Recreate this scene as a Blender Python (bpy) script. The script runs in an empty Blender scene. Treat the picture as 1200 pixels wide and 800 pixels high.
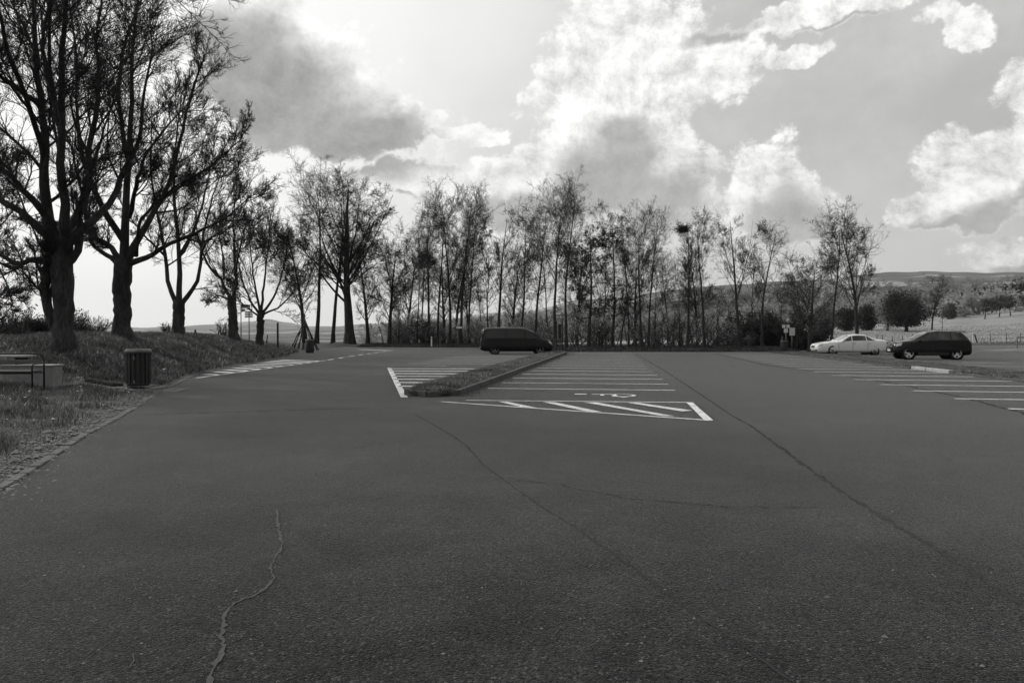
import bpy, math, random
import numpy as np
from mathutils import Vector, Matrix
PI = math.pi
R = math.radians
random.seed(7)
sc = bpy.context.scene
col = sc.collection
F = 933.3            # focal length in pixels of a 1200-wide frame (28 mm lens)
CAM_H = 1.7
HOR = 387.0
BACKF = .2
SHEEN = .7

# ------------------------------------------------------------------ camera
cd = bpy.data.cameras.new('camera'); cam = bpy.data.objects.new('camera', cd); col.objects.link(cam)
cd.lens = 28; cd.sensor_width = 36; cd.clip_end = 30000; cd.clip_start = 0.05
cam.location = (0, 0, CAM_H); cam.rotation_euler = (R(90 - 0.8), 0, 0)
sc.camera = cam
sc.view_settings.view_transform = 'Standard'
try: sc.view_settings.look = 'None'
except Exception: pass
sc.view_settings.gamma = 1; sc.view_settings.exposure = 0
sc.render.engine = 'CYCLES'
sc.cycles.use_denoising = True; sc.cycles.denoiser = 'OPENIMAGEDENOISE'; sc.cycles.denoising_prefilter = 'ACCURATE'; sc.cycles.denoising_input_passes = 'RGB_ALBEDO_NORMAL'
sc.cycles.max_bounces = 6; sc.cycles.diffuse_bounces = 2; sc.cycles.glossy_bounces = 3
sc.cycles.transmission_bounces = 4; sc.cycles.transparent_max_bounces = 8; sc.cycles.volume_bounces = 0
sc.cycles.caustics_reflective = False; sc.cycles.caustics_refractive = False

def sx(px): return (px - 600) / F
def gy(py, z=0.0): return (CAM_H - z) * F / (py - HOR)
def g(px, py, z=0.0):
    Y = gy(py, z); return (sx(px) * Y, Y)

# ------------------------------------------------------------------ materials
MATS = {}
def mat(name, v, rough=0.8, var=0.0, scale=5.0, bump=0.0, bscale=40.0, metal=0.0, spec=0.5, coat=0.0, var2=0.0, scale2=60.0, trans=0.0, two=None, stretch=None, tone=False):
    if name in MATS: return MATS[name]
    m = bpy.data.materials.new(name); m.use_nodes = True
    nt = m.node_tree; N = nt.nodes; L = nt.links
    b = N['Principled BSDF']
    b.inputs['Base Color'].default_value = (v, v, v * 0.985, 1)
    b.inputs['Roughness'].default_value = rough
    b.inputs['Metallic'].default_value = metal
    b.inputs['Specular IOR Level'].default_value = spec
    if coat: b.inputs['Coat Weight'].default_value = coat; b.inputs['Coat Roughness'].default_value = 0.04
    if var or bump or var2:
        tc = N.new('ShaderNodeTexCoord'); vec = tc.outputs['Object']
        if stretch:
            mp = N.new('ShaderNodeMapping'); mp.inputs['Scale'].default_value = stretch
            L.new(vec, mp.inputs[0]); vec = mp.outputs[0]
    if var:
        n = N.new('ShaderNodeTexNoise'); n.inputs['Scale'].default_value = scale; n.inputs['Detail'].default_value = 6
        L.new(vec, n.inputs['Vector'])
        mr = N.new('ShaderNodeMapRange'); mr.inputs[1].default_value = .3; mr.inputs[2].default_value = .7
        mr.inputs[3].default_value = v * (1 - var); mr.inputs[4].default_value = v * (1 + var)
        L.new(n.outputs['Fac'], mr.inputs[0]); out = mr.outputs[0]
        if var2:
            n2 = N.new('ShaderNodeTexNoise'); n2.inputs['Scale'].default_value = scale2; n2.inputs['Detail'].default_value = 3
            L.new(vec, n2.inputs['Vector'])
            m2 = N.new('ShaderNodeMapRange'); m2.inputs[1].default_value = .3; m2.inputs[2].default_value = .7
            m2.inputs[3].default_value = 1 - var2; m2.inputs[4].default_value = 1 + var2
            L.new(n2.outputs['Fac'], m2.inputs[0])
            mm = N.new('ShaderNodeMath'); mm.operation = 'MULTIPLY'
            L.new(out, mm.inputs[0]); L.new(m2.outputs[0], mm.inputs[1]); out = mm.outputs[0]
        if tone:
            at = N.new('ShaderNodeAttribute'); at.attribute_name = 'tone'
            mm = N.new('ShaderNodeMath'); mm.operation = 'MULTIPLY'
            L.new(out, mm.inputs[0]); L.new(at.outputs['Fac'], mm.inputs[1]); out = mm.outputs[0]
        L.new(out, b.inputs['Base Color'])
    if bump:
        n = N.new('ShaderNodeTexNoise'); n.inputs['Scale'].default_value = bscale; n.inputs['Detail'].default_value = 5
        L.new(vec, n.inputs['Vector'])
        bp = N.new('ShaderNodeBump'); bp.inputs['Strength'].default_value = bump; bp.inputs['Distance'].default_value = 1.0 / bscale
        L.new(n.outputs['Fac'], bp.inputs['Height']); L.new(bp.outputs[0], b.inputs['Normal'])
    if trans:      # thin leaves let light through
        out_c = out if (var or tone) else None
        tr = N.new('ShaderNodeBsdfTranslucent'); tr.inputs['Color'].default_value = (v * 1.6, v * 1.6, v * 1.55, 1)
        mx = N.new('ShaderNodeMixShader'); mx.inputs[0].default_value = trans
        
        if out_c is not None: L.new(out_c, tr.inputs['Color'])
        L.new(b.outputs[0], mx.inputs[1]); L.new(tr.outputs[0], mx.inputs[2]); L.new(mx.outputs[0], N['Material Output'].inputs['Surface'])
    MATS[name] = m
    return m

def asphalt(name, base, rough=0.8, stain=0.3, speck=1.0):
    m = bpy.data.materials.new(name); m.use_nodes = True
    nt = m.node_tree; N = nt.nodes; L = nt.links; b = N['Principled BSDF']
    tc = N.new('ShaderNodeTexCoord')
    def noise(s, d=5, rgh=.55, dist=0):
        n = N.new('ShaderNodeTexNoise'); n.inputs['Scale'].default_value = s; n.inputs['Detail'].default_value = d
        n.inputs['Roughness'].default_value = rgh; n.inputs['Distortion'].default_value = dist
        L.new(tc.outputs['Object'], n.inputs['Vector']); return n.outputs['Fac']
    def mr(x, a, c, lo, hi):
        r = N.new('ShaderNodeMapRange'); r.inputs[1].default_value = a; r.inputs[2].default_value = c
        r.inputs[3].default_value = lo; r.inputs[4].default_value = hi; L.new(x, r.inputs[0]); return r.outputs[0]
    def mul(a, c):
        r = N.new('ShaderNodeMath'); r.operation = 'MULTIPLY'; L.new(a, r.inputs[0]); L.new(c, r.inputs[1]); return r.outputs[0]
    def add(a, c):
        r = N.new('ShaderNodeMath'); r.operation = 'ADD'; L.new(a, r.inputs[0]); L.new(c, r.inputs[1]); return r.outputs[0]
    v = mr(noise(.3, 6, .6, .6), .38, .62, base * (1 - stain), base * (1 + stain))
    v = mul(v, mr(noise(1.1, 8, .68, .8), .38, .62, .72, 1.26))
    v = mul(v, mr(noise(30, 4, .75), .32, .68, .6, 1.4))
    v = mul(v, mr(noise(7, 5, .7), .3, .7, .93, 1.07))
    vo = N.new('ShaderNodeTexVoronoi'); vo.inputs['Scale'].default_value = 75
    L.new(tc.outputs['Object'], vo.inputs['Vector'])
    # the stones differ in tone: the random colour of each cell, only a few are pale
    sp = N.new('ShaderNodeSeparateColor'); L.new(vo.outputs['Color'], sp.inputs[0])
    v = mul(v, mr(sp.outputs[0], 0, 1, .35, 1.65))
    pale = mr(sp.outputs[1], .955, .97, 0, base * 2.6 * speck)
    v = add(v, pale)
    # dark oily patches with a shape of their own
    v = mul(v, mr(noise(.55, 5, .6, 1.5), .56, .68, 1, .70))
    # damp-looking oil stains with their own place on the paving
    st = None
    ns = mr(noise(2.6, 6, .7, .5), .3, .7, -.55, .55)
    for (px, py, rx, ry) in [(590, 548, .9, .7), (655, 566, 1.1, .5), (715, 580, .9, .45), (820, 594, 1.2, .35), (690, 662, .45, .3), (905, 560, 1.2, .8), (1130, 688, .5, .45), (1060, 640, .6, .4), (560, 505, 1.6, 1.0), (770, 530, 1.4, .9), (400, 640, .8, .5), (180, 620, .9, .6), (1000, 520, 2.0, 1.2), (300, 520, 2.2, 1.2), (600, 740, .5, .35)]:
        cx, cy = g(px, py)
        q = N.new('ShaderNodeVectorMath'); q.operation = 'MULTIPLY_ADD'; L.new(tc.outputs['Object'], q.inputs[0]); q.inputs[1].default_value = (1 / rx, 1 / ry, 0); q.inputs[2].default_value = (-cx / rx, -cy / ry, 0)
        le_ = N.new('ShaderNodeVectorMath'); le_.operation = 'LENGTH'; L.new(q.outputs[0], le_.inputs[0])
        if st is None: st = le_.outputs['Value']
        else:
            mn = N.new('ShaderNodeMath'); mn.operation = 'MINIMUM'; L.new(st, mn.inputs[0]); L.new(le_.outputs['Value'], mn.inputs[1]); st = mn.outputs[0]
    v = mul(v, mr(add(st, ns), .15, 1.25, .68, 1.0))
    L.new(v, b.inputs['Base Color'])
    b.inputs['Roughness'].default_value = rough; b.inputs['Specular IOR Level'].default_value = .06
    b.inputs['Sheen Weight'].default_value = SHEEN; b.inputs['Sheen Roughness'].default_value = .2
    bp = N.new('ShaderNodeBump'); bp.inputs['Strength'].default_value = .55; bp.inputs['Distance'].default_value = .006
    hh = add(mr(vo.outputs['Distance'], 0, .8, 1, 0), noise(38, 3, .7))
    L.new(hh, bp.inputs['Height']); L.new(bp.outputs[0], b.inputs['Normal'])
    return m

def terrain_mat():
    m = bpy.data.materials.new('meadow_and_wood'); m.use_nodes = True
    nt = m.node_tree; N = nt.nodes; L = nt.links; b = N['Principled BSDF']
    geo = N.new('ShaderNodeNewGeometry')
    sep = N.new('ShaderNodeSeparateXYZ'); L.new(geo.outputs['Position'], sep.inputs[0])
    def noise(s, d=6, r=.6):
        n = N.new('ShaderNodeTexNoise'); n.inputs['Scale'].default_value = s; n.inputs['Detail'].default_value = d
        n.inputs['Roughness'].default_value = r
        L.new(geo.outputs['Position'], n.inputs['Vector']); return n.outputs['Fac']
    def mr(x, a, c, lo, hi):
        r = N.new('ShaderNodeMapRange'); r.inputs[1].default_value = a; r.inputs[2].default_value = c
        r.inputs[3].default_value = lo; r.inputs[4].default_value = hi; L.new(x, r.inputs[0]); return r.outputs[0]
    def op(o, a, c):
        r = N.new('ShaderNodeMath'); r.operation = o
        for i, q in enumerate((a, c)):
            if isinstance(q, (int, float)): r.inputs[i].default_value = q
            else: L.new(q, r.inputs[i])
        return r.outputs[0]
    meadow = op('MULTIPLY', mr(noise(.05, 8, .7), .3, .7, .22, .38), mr(noise(1.2, 5, .7), .3, .7, .8, 1.2))
    wood = op('MULTIPLY', mr(noise(.004, 4), .35, .65, .07, .14), mr(noise(.045, 6, .8), .3, .7, .55, 1.45))
    far = mr(sep.outputs[1], 330, 420, 0, 1)
    patch = mr(noise(.0022, 4, .55), .53, .56, 1, 0)     # clearings in the far wood
    fac = op('MULTIPLY', far, op('MAXIMUM', patch, .0))
    mx = N.new('ShaderNodeMix'); mx.data_type = 'FLOAT'
    L.new(fac, mx.inputs[0]); L.new(meadow, mx.inputs[2]); L.new(wood, mx.inputs[3])
    L.new(mx.outputs[0], b.inputs['Base Color']); b.inputs['Roughness'].default_value = .95
    b.inputs['Specular IOR Level'].default_value = .1
    bp = N.new('ShaderNodeBump'); bp.inputs['Strength'].default_value = 1.0; bp.inputs['Distance'].default_value = 6
    L.new(op('MULTIPLY', noise(.05, 5, .8), fac), bp.inputs['Height']); L.new(bp.outputs[0], b.inputs['Normal'])
    return m

# ------------------------------------------------------------------ object helpers
def mesh_np(name, V, Q, m=None, parent=None, smooth=False, T=None, mi=None, mats=None):
    """V (n,3), Q (k,4) quads and/or T (k,3) triangles"""
    me = bpy.data.meshes.new(name)
    V = np.asarray(V, dtype=np.float32)
    parts = []; tot = []; 
    if Q is not None and len(Q): Q = np.asarray(Q, dtype=np.int32); parts.append(Q.ravel()); tot.append(np.full(len(Q), 4, np.int32))
    if T is not None and len(T): T = np.asarray(T, dtype=np.int32); parts.append(T.ravel()); tot.append(np.full(len(T), 3, np.int32))
    li = np.concatenate(parts); lt = np.concatenate(tot)
    ls = np.concatenate([[0], np.cumsum(lt)[:-1]]).astype(np.int32)
    me.vertices.add(len(V)); me.vertices.foreach_set('co', V.ravel())
    me.loops.add(len(li)); me.loops.foreach_set('vertex_index', li)
    me.polygons.add(len(lt)); me.polygons.foreach_set('loop_start', ls); me.polygons.foreach_set('loop_total', lt)
    if smooth: me.polygons.foreach_set('use_smooth', np.ones(len(lt), bool))
    me.update(calc_edges=True)
    if mats:
        for q in mats: me.materials.append(q)
        if mi is not None: me.polygons.foreach_set('material_index', np.asarray(mi, np.int32))
    elif m: me.materials.append(m)
    o = bpy.data.objects.new(name, me); col.objects.link(o)
    if parent: o.parent = parent
    return o

def tag(o, label=None, cat=None, group=None, kind=None):
    if label: o['label'] = label
    if cat: o['category'] = cat
    if group: o['group'] = group
    if kind: o['kind'] = kind
    return o

def empty(name, loc, rz=0, scale=1):
    o = bpy.data.objects.new(name, None); col.objects.link(o)
    o.location = loc; o.rotation_euler = (0, 0, rz); o.scale = (scale,) * 3 if not hasattr(scale, '__len__') else scale
    o.empty_display_size = .2
    return o

def copy_tree(o, parent=None):
    c = o.copy(); col.objects.link(c); c.parent = parent
    for ch in list(o.children): copy_tree(ch, c)
    return c

class MB:
    """collects shapes for one mesh object"""
    def __init__(s): s.v = []; s.f = []
    def add(s, vs, fs):
        n = len(s.v); s.v += [tuple(p) for p in vs]; s.f += [tuple(i + n for i in f) for f in fs]; return s
    def box(s, c, d, rz=0, rx=0, ry=0, bev=0.0):
        hx, hy, hz = d[0] / 2, d[1] / 2, d[2] / 2
        M = Matrix.Translation(c) @ Matrix.Rotation(rz, 4, 'Z') @ Matrix.Rotation(ry, 4, 'Y') @ Matrix.Rotation(rx, 4, 'X')
        if bev <= 0:
            vs = [M @ Vector((x, y, z)) for x in (-hx, hx) for y in (-hy, hy) for z in (-hz, hz)]
            fs = [(0, 1, 3, 2), (4, 6, 7, 5), (0, 4, 5, 1), (2, 3, 7, 6), (0, 2, 6, 4), (1, 5, 7, 3)]
            return s.add(vs, fs)
        b = bev; rings = []
        for z, k in ((-hz, b), (-hz + b, 0), (hz - b, 0), (hz, b)):
            x, y = hx - k, hy - k
            rings.append([(-x + b, -y, z), (x - b, -y, z), (x, -y + b, z), (x, y - b, z), (x - b, y, z), (-x + b, y, z), (-x, y - b, z), (-x, -y + b, z)])
        vs = [M @ Vector(p) for r in rings for p in r]; fs = []
        for k in range(3):
            for i in range(8):
                j = (i + 1) % 8; fs.append((k * 8 + i, k * 8 + j, k * 8 + 8 + j, k * 8 + 8 + i))
        fs.append(tuple(range(7, -1, -1))); fs.append(tuple(range(24, 32)))
        return s.add(vs, fs)
    def tube(s, pts, r, n=8, cap=True):
        pts = [Vector(p) for p in pts]; rr = r if hasattr(r, '__len__') else [r] * len(pts)
        vs = []; fs = []; prev = None
        for i, p in enumerate(pts):
            t = (pts[min(i + 1, len(pts) - 1)] - pts[max(i - 1, 0)]).normalized()
            if prev is None:
                prev = t.orthogonal().normalized()
            a = (prev - t * prev.dot(t)).normalized(); prev = a; b = t.cross(a)
            for k in range(n):
                an = 2 * PI * k / n; vs.append(p + (a * math.cos(an) + b * math.sin(an)) * rr[i])
        for i in range(len(pts) - 1):
            for k in range(n):
                j = (k + 1) % n; fs.append((i * n + k, i * n + j, i * n + n + j, i * n + n + k))
        if cap: fs.append(tuple(range(n - 1, -1, -1))); fs.append(tuple(range((len(pts) - 1) * n, len(pts) * n)))
        return s.add(vs, fs)
    def lathe(s, prof, n=24, c=(0, 0, 0), axis='z', cap=True):
        """prof: (radius, height) pairs"""
        vs = []; fs = []
        for r_, h in prof:
            for k in range(n):
                a = 2 * PI * k / n; x, y = r_ * math.cos(a), r_ * math.sin(a)
                if axis == 'z': p = (c[0] + x, c[1] + y, c[2] + h)
                elif axis == 'y': p = (c[0] + x, c[1] + h, c[2] + y)
                else: p = (c[0] + h, c[1] + x, c[2] + y)
                vs.append(p)
        m = len(prof)
        for i in range(m - 1):
            for k in range(n):
                j = (k + 1) % n; fs.append((i * n + k, i * n + j, i * n + n + j, i * n + n + k))
        if cap: fs.append(tuple(range(n - 1, -1, -1))); fs.append(tuple(range((m - 1) * n, m * n)))
        return s.add(vs, fs)
    def build(s, name, m, parent=None, smooth=False):
        me = bpy.data.meshes.new(name); me.from_pydata(s.v, [], s.f); me.update()
        if smooth: me.polygons.foreach_set('use_smooth', np.ones(len(me.polygons), bool))
        me.materials.append(m)
        o = bpy.data.objects.new(name, me); col.objects.link(o)
        if parent: o.parent = parent
        return o
def fixn(o):
    import bmesh
    bm = bmesh.new(); bm.from_mesh(o.data); bmesh.ops.recalc_face_normals(bm, faces=bm.faces); bm.to_mesh(o.data); bm.free(); return o

# ------------------------------------------------------------------ terrain
EDGE = np.array([(-60, -4.2), (0, -4.4), (8.2, -5.3), (10, -5.9), (12.7, -6.8), (16.5, -7.9), (21.1, -9.4), (29.9, -11.9), (37, -12.9), (48, -14.0), (61, -16.2), (72, -17.0), (90, -17.5), (140, -18)])
def edge_x(Y): return np.interp(Y, EDGE[:, 0], EDGE[:, 1])
def sstep(a, b, x):
    t = np.clip((x - a) / (b - a), 0, 1); return t * t * (3 - 2 * t)
TPX = [-400, 0, 150, 230, 270, 290, 312, 335, 365, 450, 600, 700, 850, 950, 1050, 1130, 1200, 1300, 1700]
TYS = [110, 150, 200, 300, 450, 900, 1800, 3000, 6000, 9000]
TSC = [
 [399, 405, 408, 410, 408, 404, 396, 390, 387, 388],
 [399, 405, 410, 412, 410, 405, 396, 388, 384, 386],
 [399, 406, 410, 413, 410, 405, 397, 389, 383.5, 386],
 [402, 408, 412, 414, 411, 405, 397, 390, 381.5, 385],
 [403, 410, 414, 415, 412, 405, 397, 390, 379.5, 385],
 [404, 410, 415, 415, 412, 405, 397, 390, 376.5, 385],
 [404, 410, 415, 415, 412, 405, 397, 390, 373.2, 385],
 [404, 410, 415, 415, 412, 405, 397, 390, 378, 385],
 [404, 409, 413, 413, 411, 404, 395, 388, 382.5, 385],
 [405, 408, 411, 411, 409, 402, 393, 385, 379, 382],
 [406, 407, 406, 404, 403, 396, 380, 366, 368, 372],
 [405, 403, 402, 400, 397, 386, 368, 350, 352, 356],
 [404, 398, 393, 387, 381, 366, 348, 334, 336, 340],
 [401, 392, 386, 382, 376, 362, 344, 328, 330, 334],
 [401, 388.5, 381, 375, 369, 358, 341, 318.5, 321, 325],
 [401, 387, 375, 366, 359, 354, 340, 319, 321, 325],
 [400, 385, 370, 360, 350, 349, 337, 319.5, 322, 326],
 [399, 383, 366, 356, 347, 346, 334, 321, 324, 328],
 [397, 380, 362, 350, 343, 342, 330, 320, 324, 328]]
TPX = np.array(TPX, float); LY = np.log(np.array(TYS, float)); TSC = np.array(TSC, float)
def far_z(s, Y):
    px = np.clip(600 + s * F, TPX[0], TPX[-1]); ly = np.clip(np.log(np.maximum(Y, 1)), LY[0], LY[-1])
    i = np.clip(np.searchsorted(TPX, px) - 1, 0, len(TPX) - 2); u = (px - TPX[i]) / (TPX[i + 1] - TPX[i]); u = u * u * (3 - 2 * u)
    j = np.clip(np.searchsorted(LY, ly) - 1, 0, len(LY) - 2); v = (ly - LY[j]) / (LY[j + 1] - LY[j])
    a = TSC[i, j] * (1 - u) + TSC[i + 1, j] * u; b = TSC[i, j + 1] * (1 - u) + TSC[i + 1, j + 1] * u
    ysc = a * (1 - v) + b * v
    ysc = ysc - (.5 * np.sin(px / 17.0) + .35 * np.sin(px / 7.3 + Y / 900)) * sstep(400, 2500, Y)
    return CAM_H + (HOR - ysc) / F * np.maximum(Y, 1)
def near_z(x, y):
    t = edge_x(y) - x
    A = np.interp(y, [-60, 14, 21, 28, 36, 50, 56, 62, 70, 90, 120], [.18, .16, .17, 1.0, 1.12, 1.05, .85, .6, .4, .2, 0])
    up = 1.24 * A * sstep(-.2, 5.6, t) ** .9
    up = up + .05 * sstep(0, .5, t)
    up = up - .11 * np.clip(t - 8.5, 0, 40) * sstep(16, 30, y) - .6 * sstep(9, 30, t) * sstep(30, 40, y)
    bump = .05 * np.sin(x * 1.9 + np.sin(y * .7) * 2) * np.sin(y * 1.3 + x * .4) + .03 * np.sin(x * 4.1 + y * 2.3)
    z = np.where(t > 0, up + bump * sstep(.3, 2, t), 0)
    # low verge beyond the far edge of the lot
    fe = far_edge(x)
    z = z + np.where(t < 2, .22 * sstep(fe + .3, fe + 5, y), 0) * (x < 24)
    return z
def far_edge(x): return np.interp(x, [-30, -18, -12, 1, 4, 22, 24, 45, 80, 200], [84, 82, 80, 77, 62.5, 62.5, 66, 88, 96, 110])
def h(x, y):
    x = np.asarray(x, float); y = np.asarray(y, float)
    w = sstep(88, 112, y)
    s = x / np.maximum(y, 20)
    return near_z(x, y) * (1 - w) + far_z(s, np.maximum(y, 110)) * w
def hz(x, y): return float(h(np.array([x]), np.array([y]))[0])

def grid_mesh(name, X, Y, Z, m):
    ny, nx = X.shape
    V = np.stack([X, Y, Z], -1).reshape(-1, 3)
    i = np.arange(ny * nx).reshape(ny, nx)
    Q = np.stack([i[:-1, :-1], i[:-1, 1:], i[1:, 1:], i[1:, :-1]], -1).reshape(-1, 4)
    return mesh_np(name, V, Q, m, smooth=True)

def grow_axis(a, b, step, far, k=1.18):
    mid = list(np.arange(a, b + 1e-6, step)); p = mid[-1]; d = step; up = []
    while p < far: d *= k; p += d; up.append(p)
    q = mid[0]; d = step; dn = []
    while q > -far: d *= k; q -= d; dn.append(q)
    return np.array(dn[::-1] + mid + up)
M_turf = mat('turf_soil', .05, .95, .35, .9, .8, 30, var2=.3, scale2=14)
ax = grow_axis(-34, 60, .42, 9500); ay = grow_axis(-4, 124, .55, 9500)
X, Y = np.meshgrid(ax, ay)
Z = h(X, np.clip(Y, -60, 140)) - .02
lot = (X > edge_x(Y)) & (Y < far_edge(X))
Z = np.where(lot, -.06, Z)
out = sstep(118, 135, Y)
Z = Z * (1 - out) + out * (-45)
Z = Z - 25 * sstep(60, 400, -X)
ground = tag(grid_mesh('ground', X, Y, Z, M_turf), kind='structure')

# hills: the valley and the slopes beyond the car park
S = np.concatenate([np.arange(-1.6, -.8, .02), np.arange(-.8, .8, .004), np.arange(.8, 1.6, .02)])
YY = np.concatenate([np.arange(108, 200, 4), np.geomspace(200, 9000, 150)])
SS, YG = np.meshgrid(S, YY)
ZZ = far_z(SS, YG) - np.where(YG < 112, .12, 0)
hills = tag(grid_mesh('hills', SS * YG, YG, ZZ, terrain_mat()), kind='structure')

# ------------------------------------------------------------------ asphalt
M_asph = asphalt('asphalt_main', .024, .85, speck=1.0)
M_asph2 = asphalt('asphalt_parking', .0175, .85, .12, speck=.8)
M_paint = mat('road_paint', .8, .7, .22, 3.0, .1, 60, var2=.4, scale2=22)
M_paint_old = mat('worn_road_paint', .36, .75, .3, 2.0, .1, 60, var2=.35, scale2=18)
M_tar = mat('crack_fill_dark', .015, .8, .3, 6)
M_seam = mat('seam_dark', .0105, .85, .35, 5)
M_seam2 = mat('seam_faint', .0165, .85, .4, 5)
M_pale = mat('crack_fill_pale', .045, .85, .35, 25, var2=.3, scale2=60)
def poly_sheet(name, pts, z, m, thick=None):
    import bmesh
    bm = bmesh.new(); vs = [bm.verts.new((p[0], p[1], z)) for p in pts]; f = bm.faces.new(vs)
    if f.normal.z < 0: f.normal_flip()
    bmesh.ops.triangulate(bm, faces=bm.faces)
    me = bpy.data.meshes.new(name); bm.to_mesh(me); bm.free(); me.materials.append(m)
    for p in me.polygons:
        pass
    o = bpy.data.objects.new(name, me); col.objects.link(o); return o
left = [(float(edge_x(y)), y) for y in list(np.arange(-30, 84, 1.0))]
farp = [(-15, 80), (-12, 80), (-5, 79), (0, 77), (3.6, 71), (4.0, 62.5), (14, 62.5), (22, 62.5), (24, 66), (33, 78), (45, 88), (80, 96), (140, 104), (200, 108), (200, -30)]
road = tag(poly_sheet('asphalt_lot', left + farp, 0.0, M_asph), kind='structure')
def strip(pts, w, z=.008):
    """flat ribbon along a polyline; w = width or list of widths"""
    P = np.array(pts, float); n = len(P); W = np.full(n, w) if np.isscalar(w) else np.array(w, float)
    T = np.gradient(P, axis=0); T /= np.linalg.norm(T, axis=1)[:, None] + 1e-9
    Nn = np.stack([-T[:, 1], T[:, 0]], 1)
    A = P + Nn * W[:, None] / 2; B = P - Nn * W[:, None] / 2
    V = np.concatenate([np.c_[A, np.full(n, z)], np.c_[B, np.full(n, z)]])
    Q = [(n + i, n + i + 1, i + 1, i) for i in range(n - 1)]
    return V, np.array(Q)
class Flat:
    def __init__(s): s.V = []; s.Q = []; s.n = 0
    def add(s, V, Q): s.V.append(V); s.Q.append(np.array(Q) + s.n); s.n += len(V)
    def line(s, a, b, w, z=.008): s.add(*strip([a, b], w, z))
    def quad(s, pts, z=.008): s.add(np.array([(p[0], p[1], z) for p in pts]), [(0, 1, 2, 3)])
    def build(s, name, m): return tag(mesh_np(name, np.concatenate(s.V), np.concatenate(s.Q), m), kind='structure')
def jitter(pts, amp, step, seed, w0, wv):
    rs = np.random.RandomState(seed); P = np.array(pts, float); o = []; ww = []
    for a, b in zip(P[:-1], P[1:]):
        L = np.linalg.norm(b - a); k = max(2, int(L / step))
        for i in range(k):
            o.append(a + (b - a) * i / k + rs.normal(0, amp, 2)); ww.append(max(.004, w0 * (1 + wv * rs.uniform(-1, 1))))
    o.append(P[-1]); ww.append(w0 * .5); return o, ww

# darker paving under the right-hand bays and under the middle bays
pr = [g(1290, 512), g(1200, 484), g(1130, 466), g(1050, 449.5), g(975, 438), g(900, 428.5), g(839, 414.6), (14.7, 61.9), (20.2, 61.9), (16.9, 26.2), (15.6, 12)]
tag(poly_sheet('parking_paving', pr, .004, M_asph2), kind='structure')

mk = Flat()
# left hatched area beside the bank
A0 = np.array(g(230, 443)); A1 = np.array(g(381, 422.5))
mk.line(A0, A1, .14)
n = 11
for i in range(n):
    t = (i + .35) / n; p = A0 + (A1 - A0) * t
    ex = edge_x(p[1]); 
    d = np.array([-1.0, .62 + .1 * t]); d /= np.linalg.norm(d)
    L = min(3.4, (p[0] - ex - .15) / .80) * (1 if t > .1 else .8)
    if L > .3: mk.line(p, p + d * L, .42)
# dashes beyond it
dd = [(381, 422.5), (394, 420.4), (406, 418.3), (418, 416.4), (428, 415.0), (437, 413.8), (446, 412.5), (455, 411.4)]
for (a, b) in zip(dd[:-1], dd[1:]):
    P, Q_ = np.array(g(*a)), np.array(g(*b)); mk.line(P + (Q_ - P) * .2, P + (Q_ - P) * .75, .16)
mk.line(g(421, 409.6), g(460, 410.9), .5)
# thick line and hatching left of the grass island
mk.quad([g(453.5, 431), g(458.5, 431), g(478, 465.8), g(469.5, 465.8)])
ILx0, ILsl = -1.52, .1445
def isl(Y): return ILx0 + ILsl * (Y - 20)       # right edge of the middle island
def isl_l(Y): return isl(Y) - np.interp(Y, [20, 22, 24, 60], [1.25, 1.5, 1.6, 1.5])
for yy in (24.2, 25.9, 27.6, 29.4, 31.2, 33.2, 35.2):
    x0 = -2.95 - (yy - 20.5) * .186 + .2
    mk.line((x0, yy), (isl_l(yy) + .1, yy - .15), .36)
# bays on the left of the island
for yy in (40.0, 42.5, 45.0, 47.6, 50.1, 52.6, 55.1):
    mk.line((isl_l(yy) - 5.2 + .1, yy + .75), (isl_l(yy) + .05, yy), .14)
# hatch in front of the middle bays
mk.line(g(546, 469.3), g(808, 471.8), .12); mk.line(g(517, 470.9), g(826, 492.4), .12)
mk.quad([g(804.5, 472), g(812, 472), g(836.5, 493.4), g(826, 493.4)], .012)
for q in ([(584, 471), (594, 471), (629, 478.2), (611, 477.3)], [(636, 471.5), (649, 471.5), (705, 483), (690, 483)],
          [(685, 471.9), (699, 471.9), (791, 488.2), (776, 488)], [(735, 472.2), (747, 472.2), (812, 481.5), (800, 482.6)]):
    mk.quad([g(*p) for p in q], .012)
# middle bays
for i in range(15):
    y0 = 22.5 + 2.53 * i; xr = 4.62 + .1165 * (y0 - 22.5)
    if y0 > 59.5: break
    xl = isl(y0 + .7) + .35
    mk.line((xl, y0 + (xr - xl) * .147), (xr, y0), .13)
# right bays
for i in range(18):
    y0 = 17.2 + 2.56 * i; x0 = 10.72 + .105 * (y0 - 17.2)
    if y0 > 60: break
    fr = 16.85 + .0875 * (y0 - .9 - 26.2) - .25
    mk.line((x0, y0), (fr, y0 - (fr - x0) * .2), .14)
# line at the far edge, and lines beyond the right-hand island
mk.line((4.6, 60.6), (20.3, 60.6), .22)
mk.line(g(1128, 428), g(1230, 431), .12); mk.line(g(1128, 425), g(1185, 426), .12)
mk.build('road_markings', M_paint)

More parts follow.
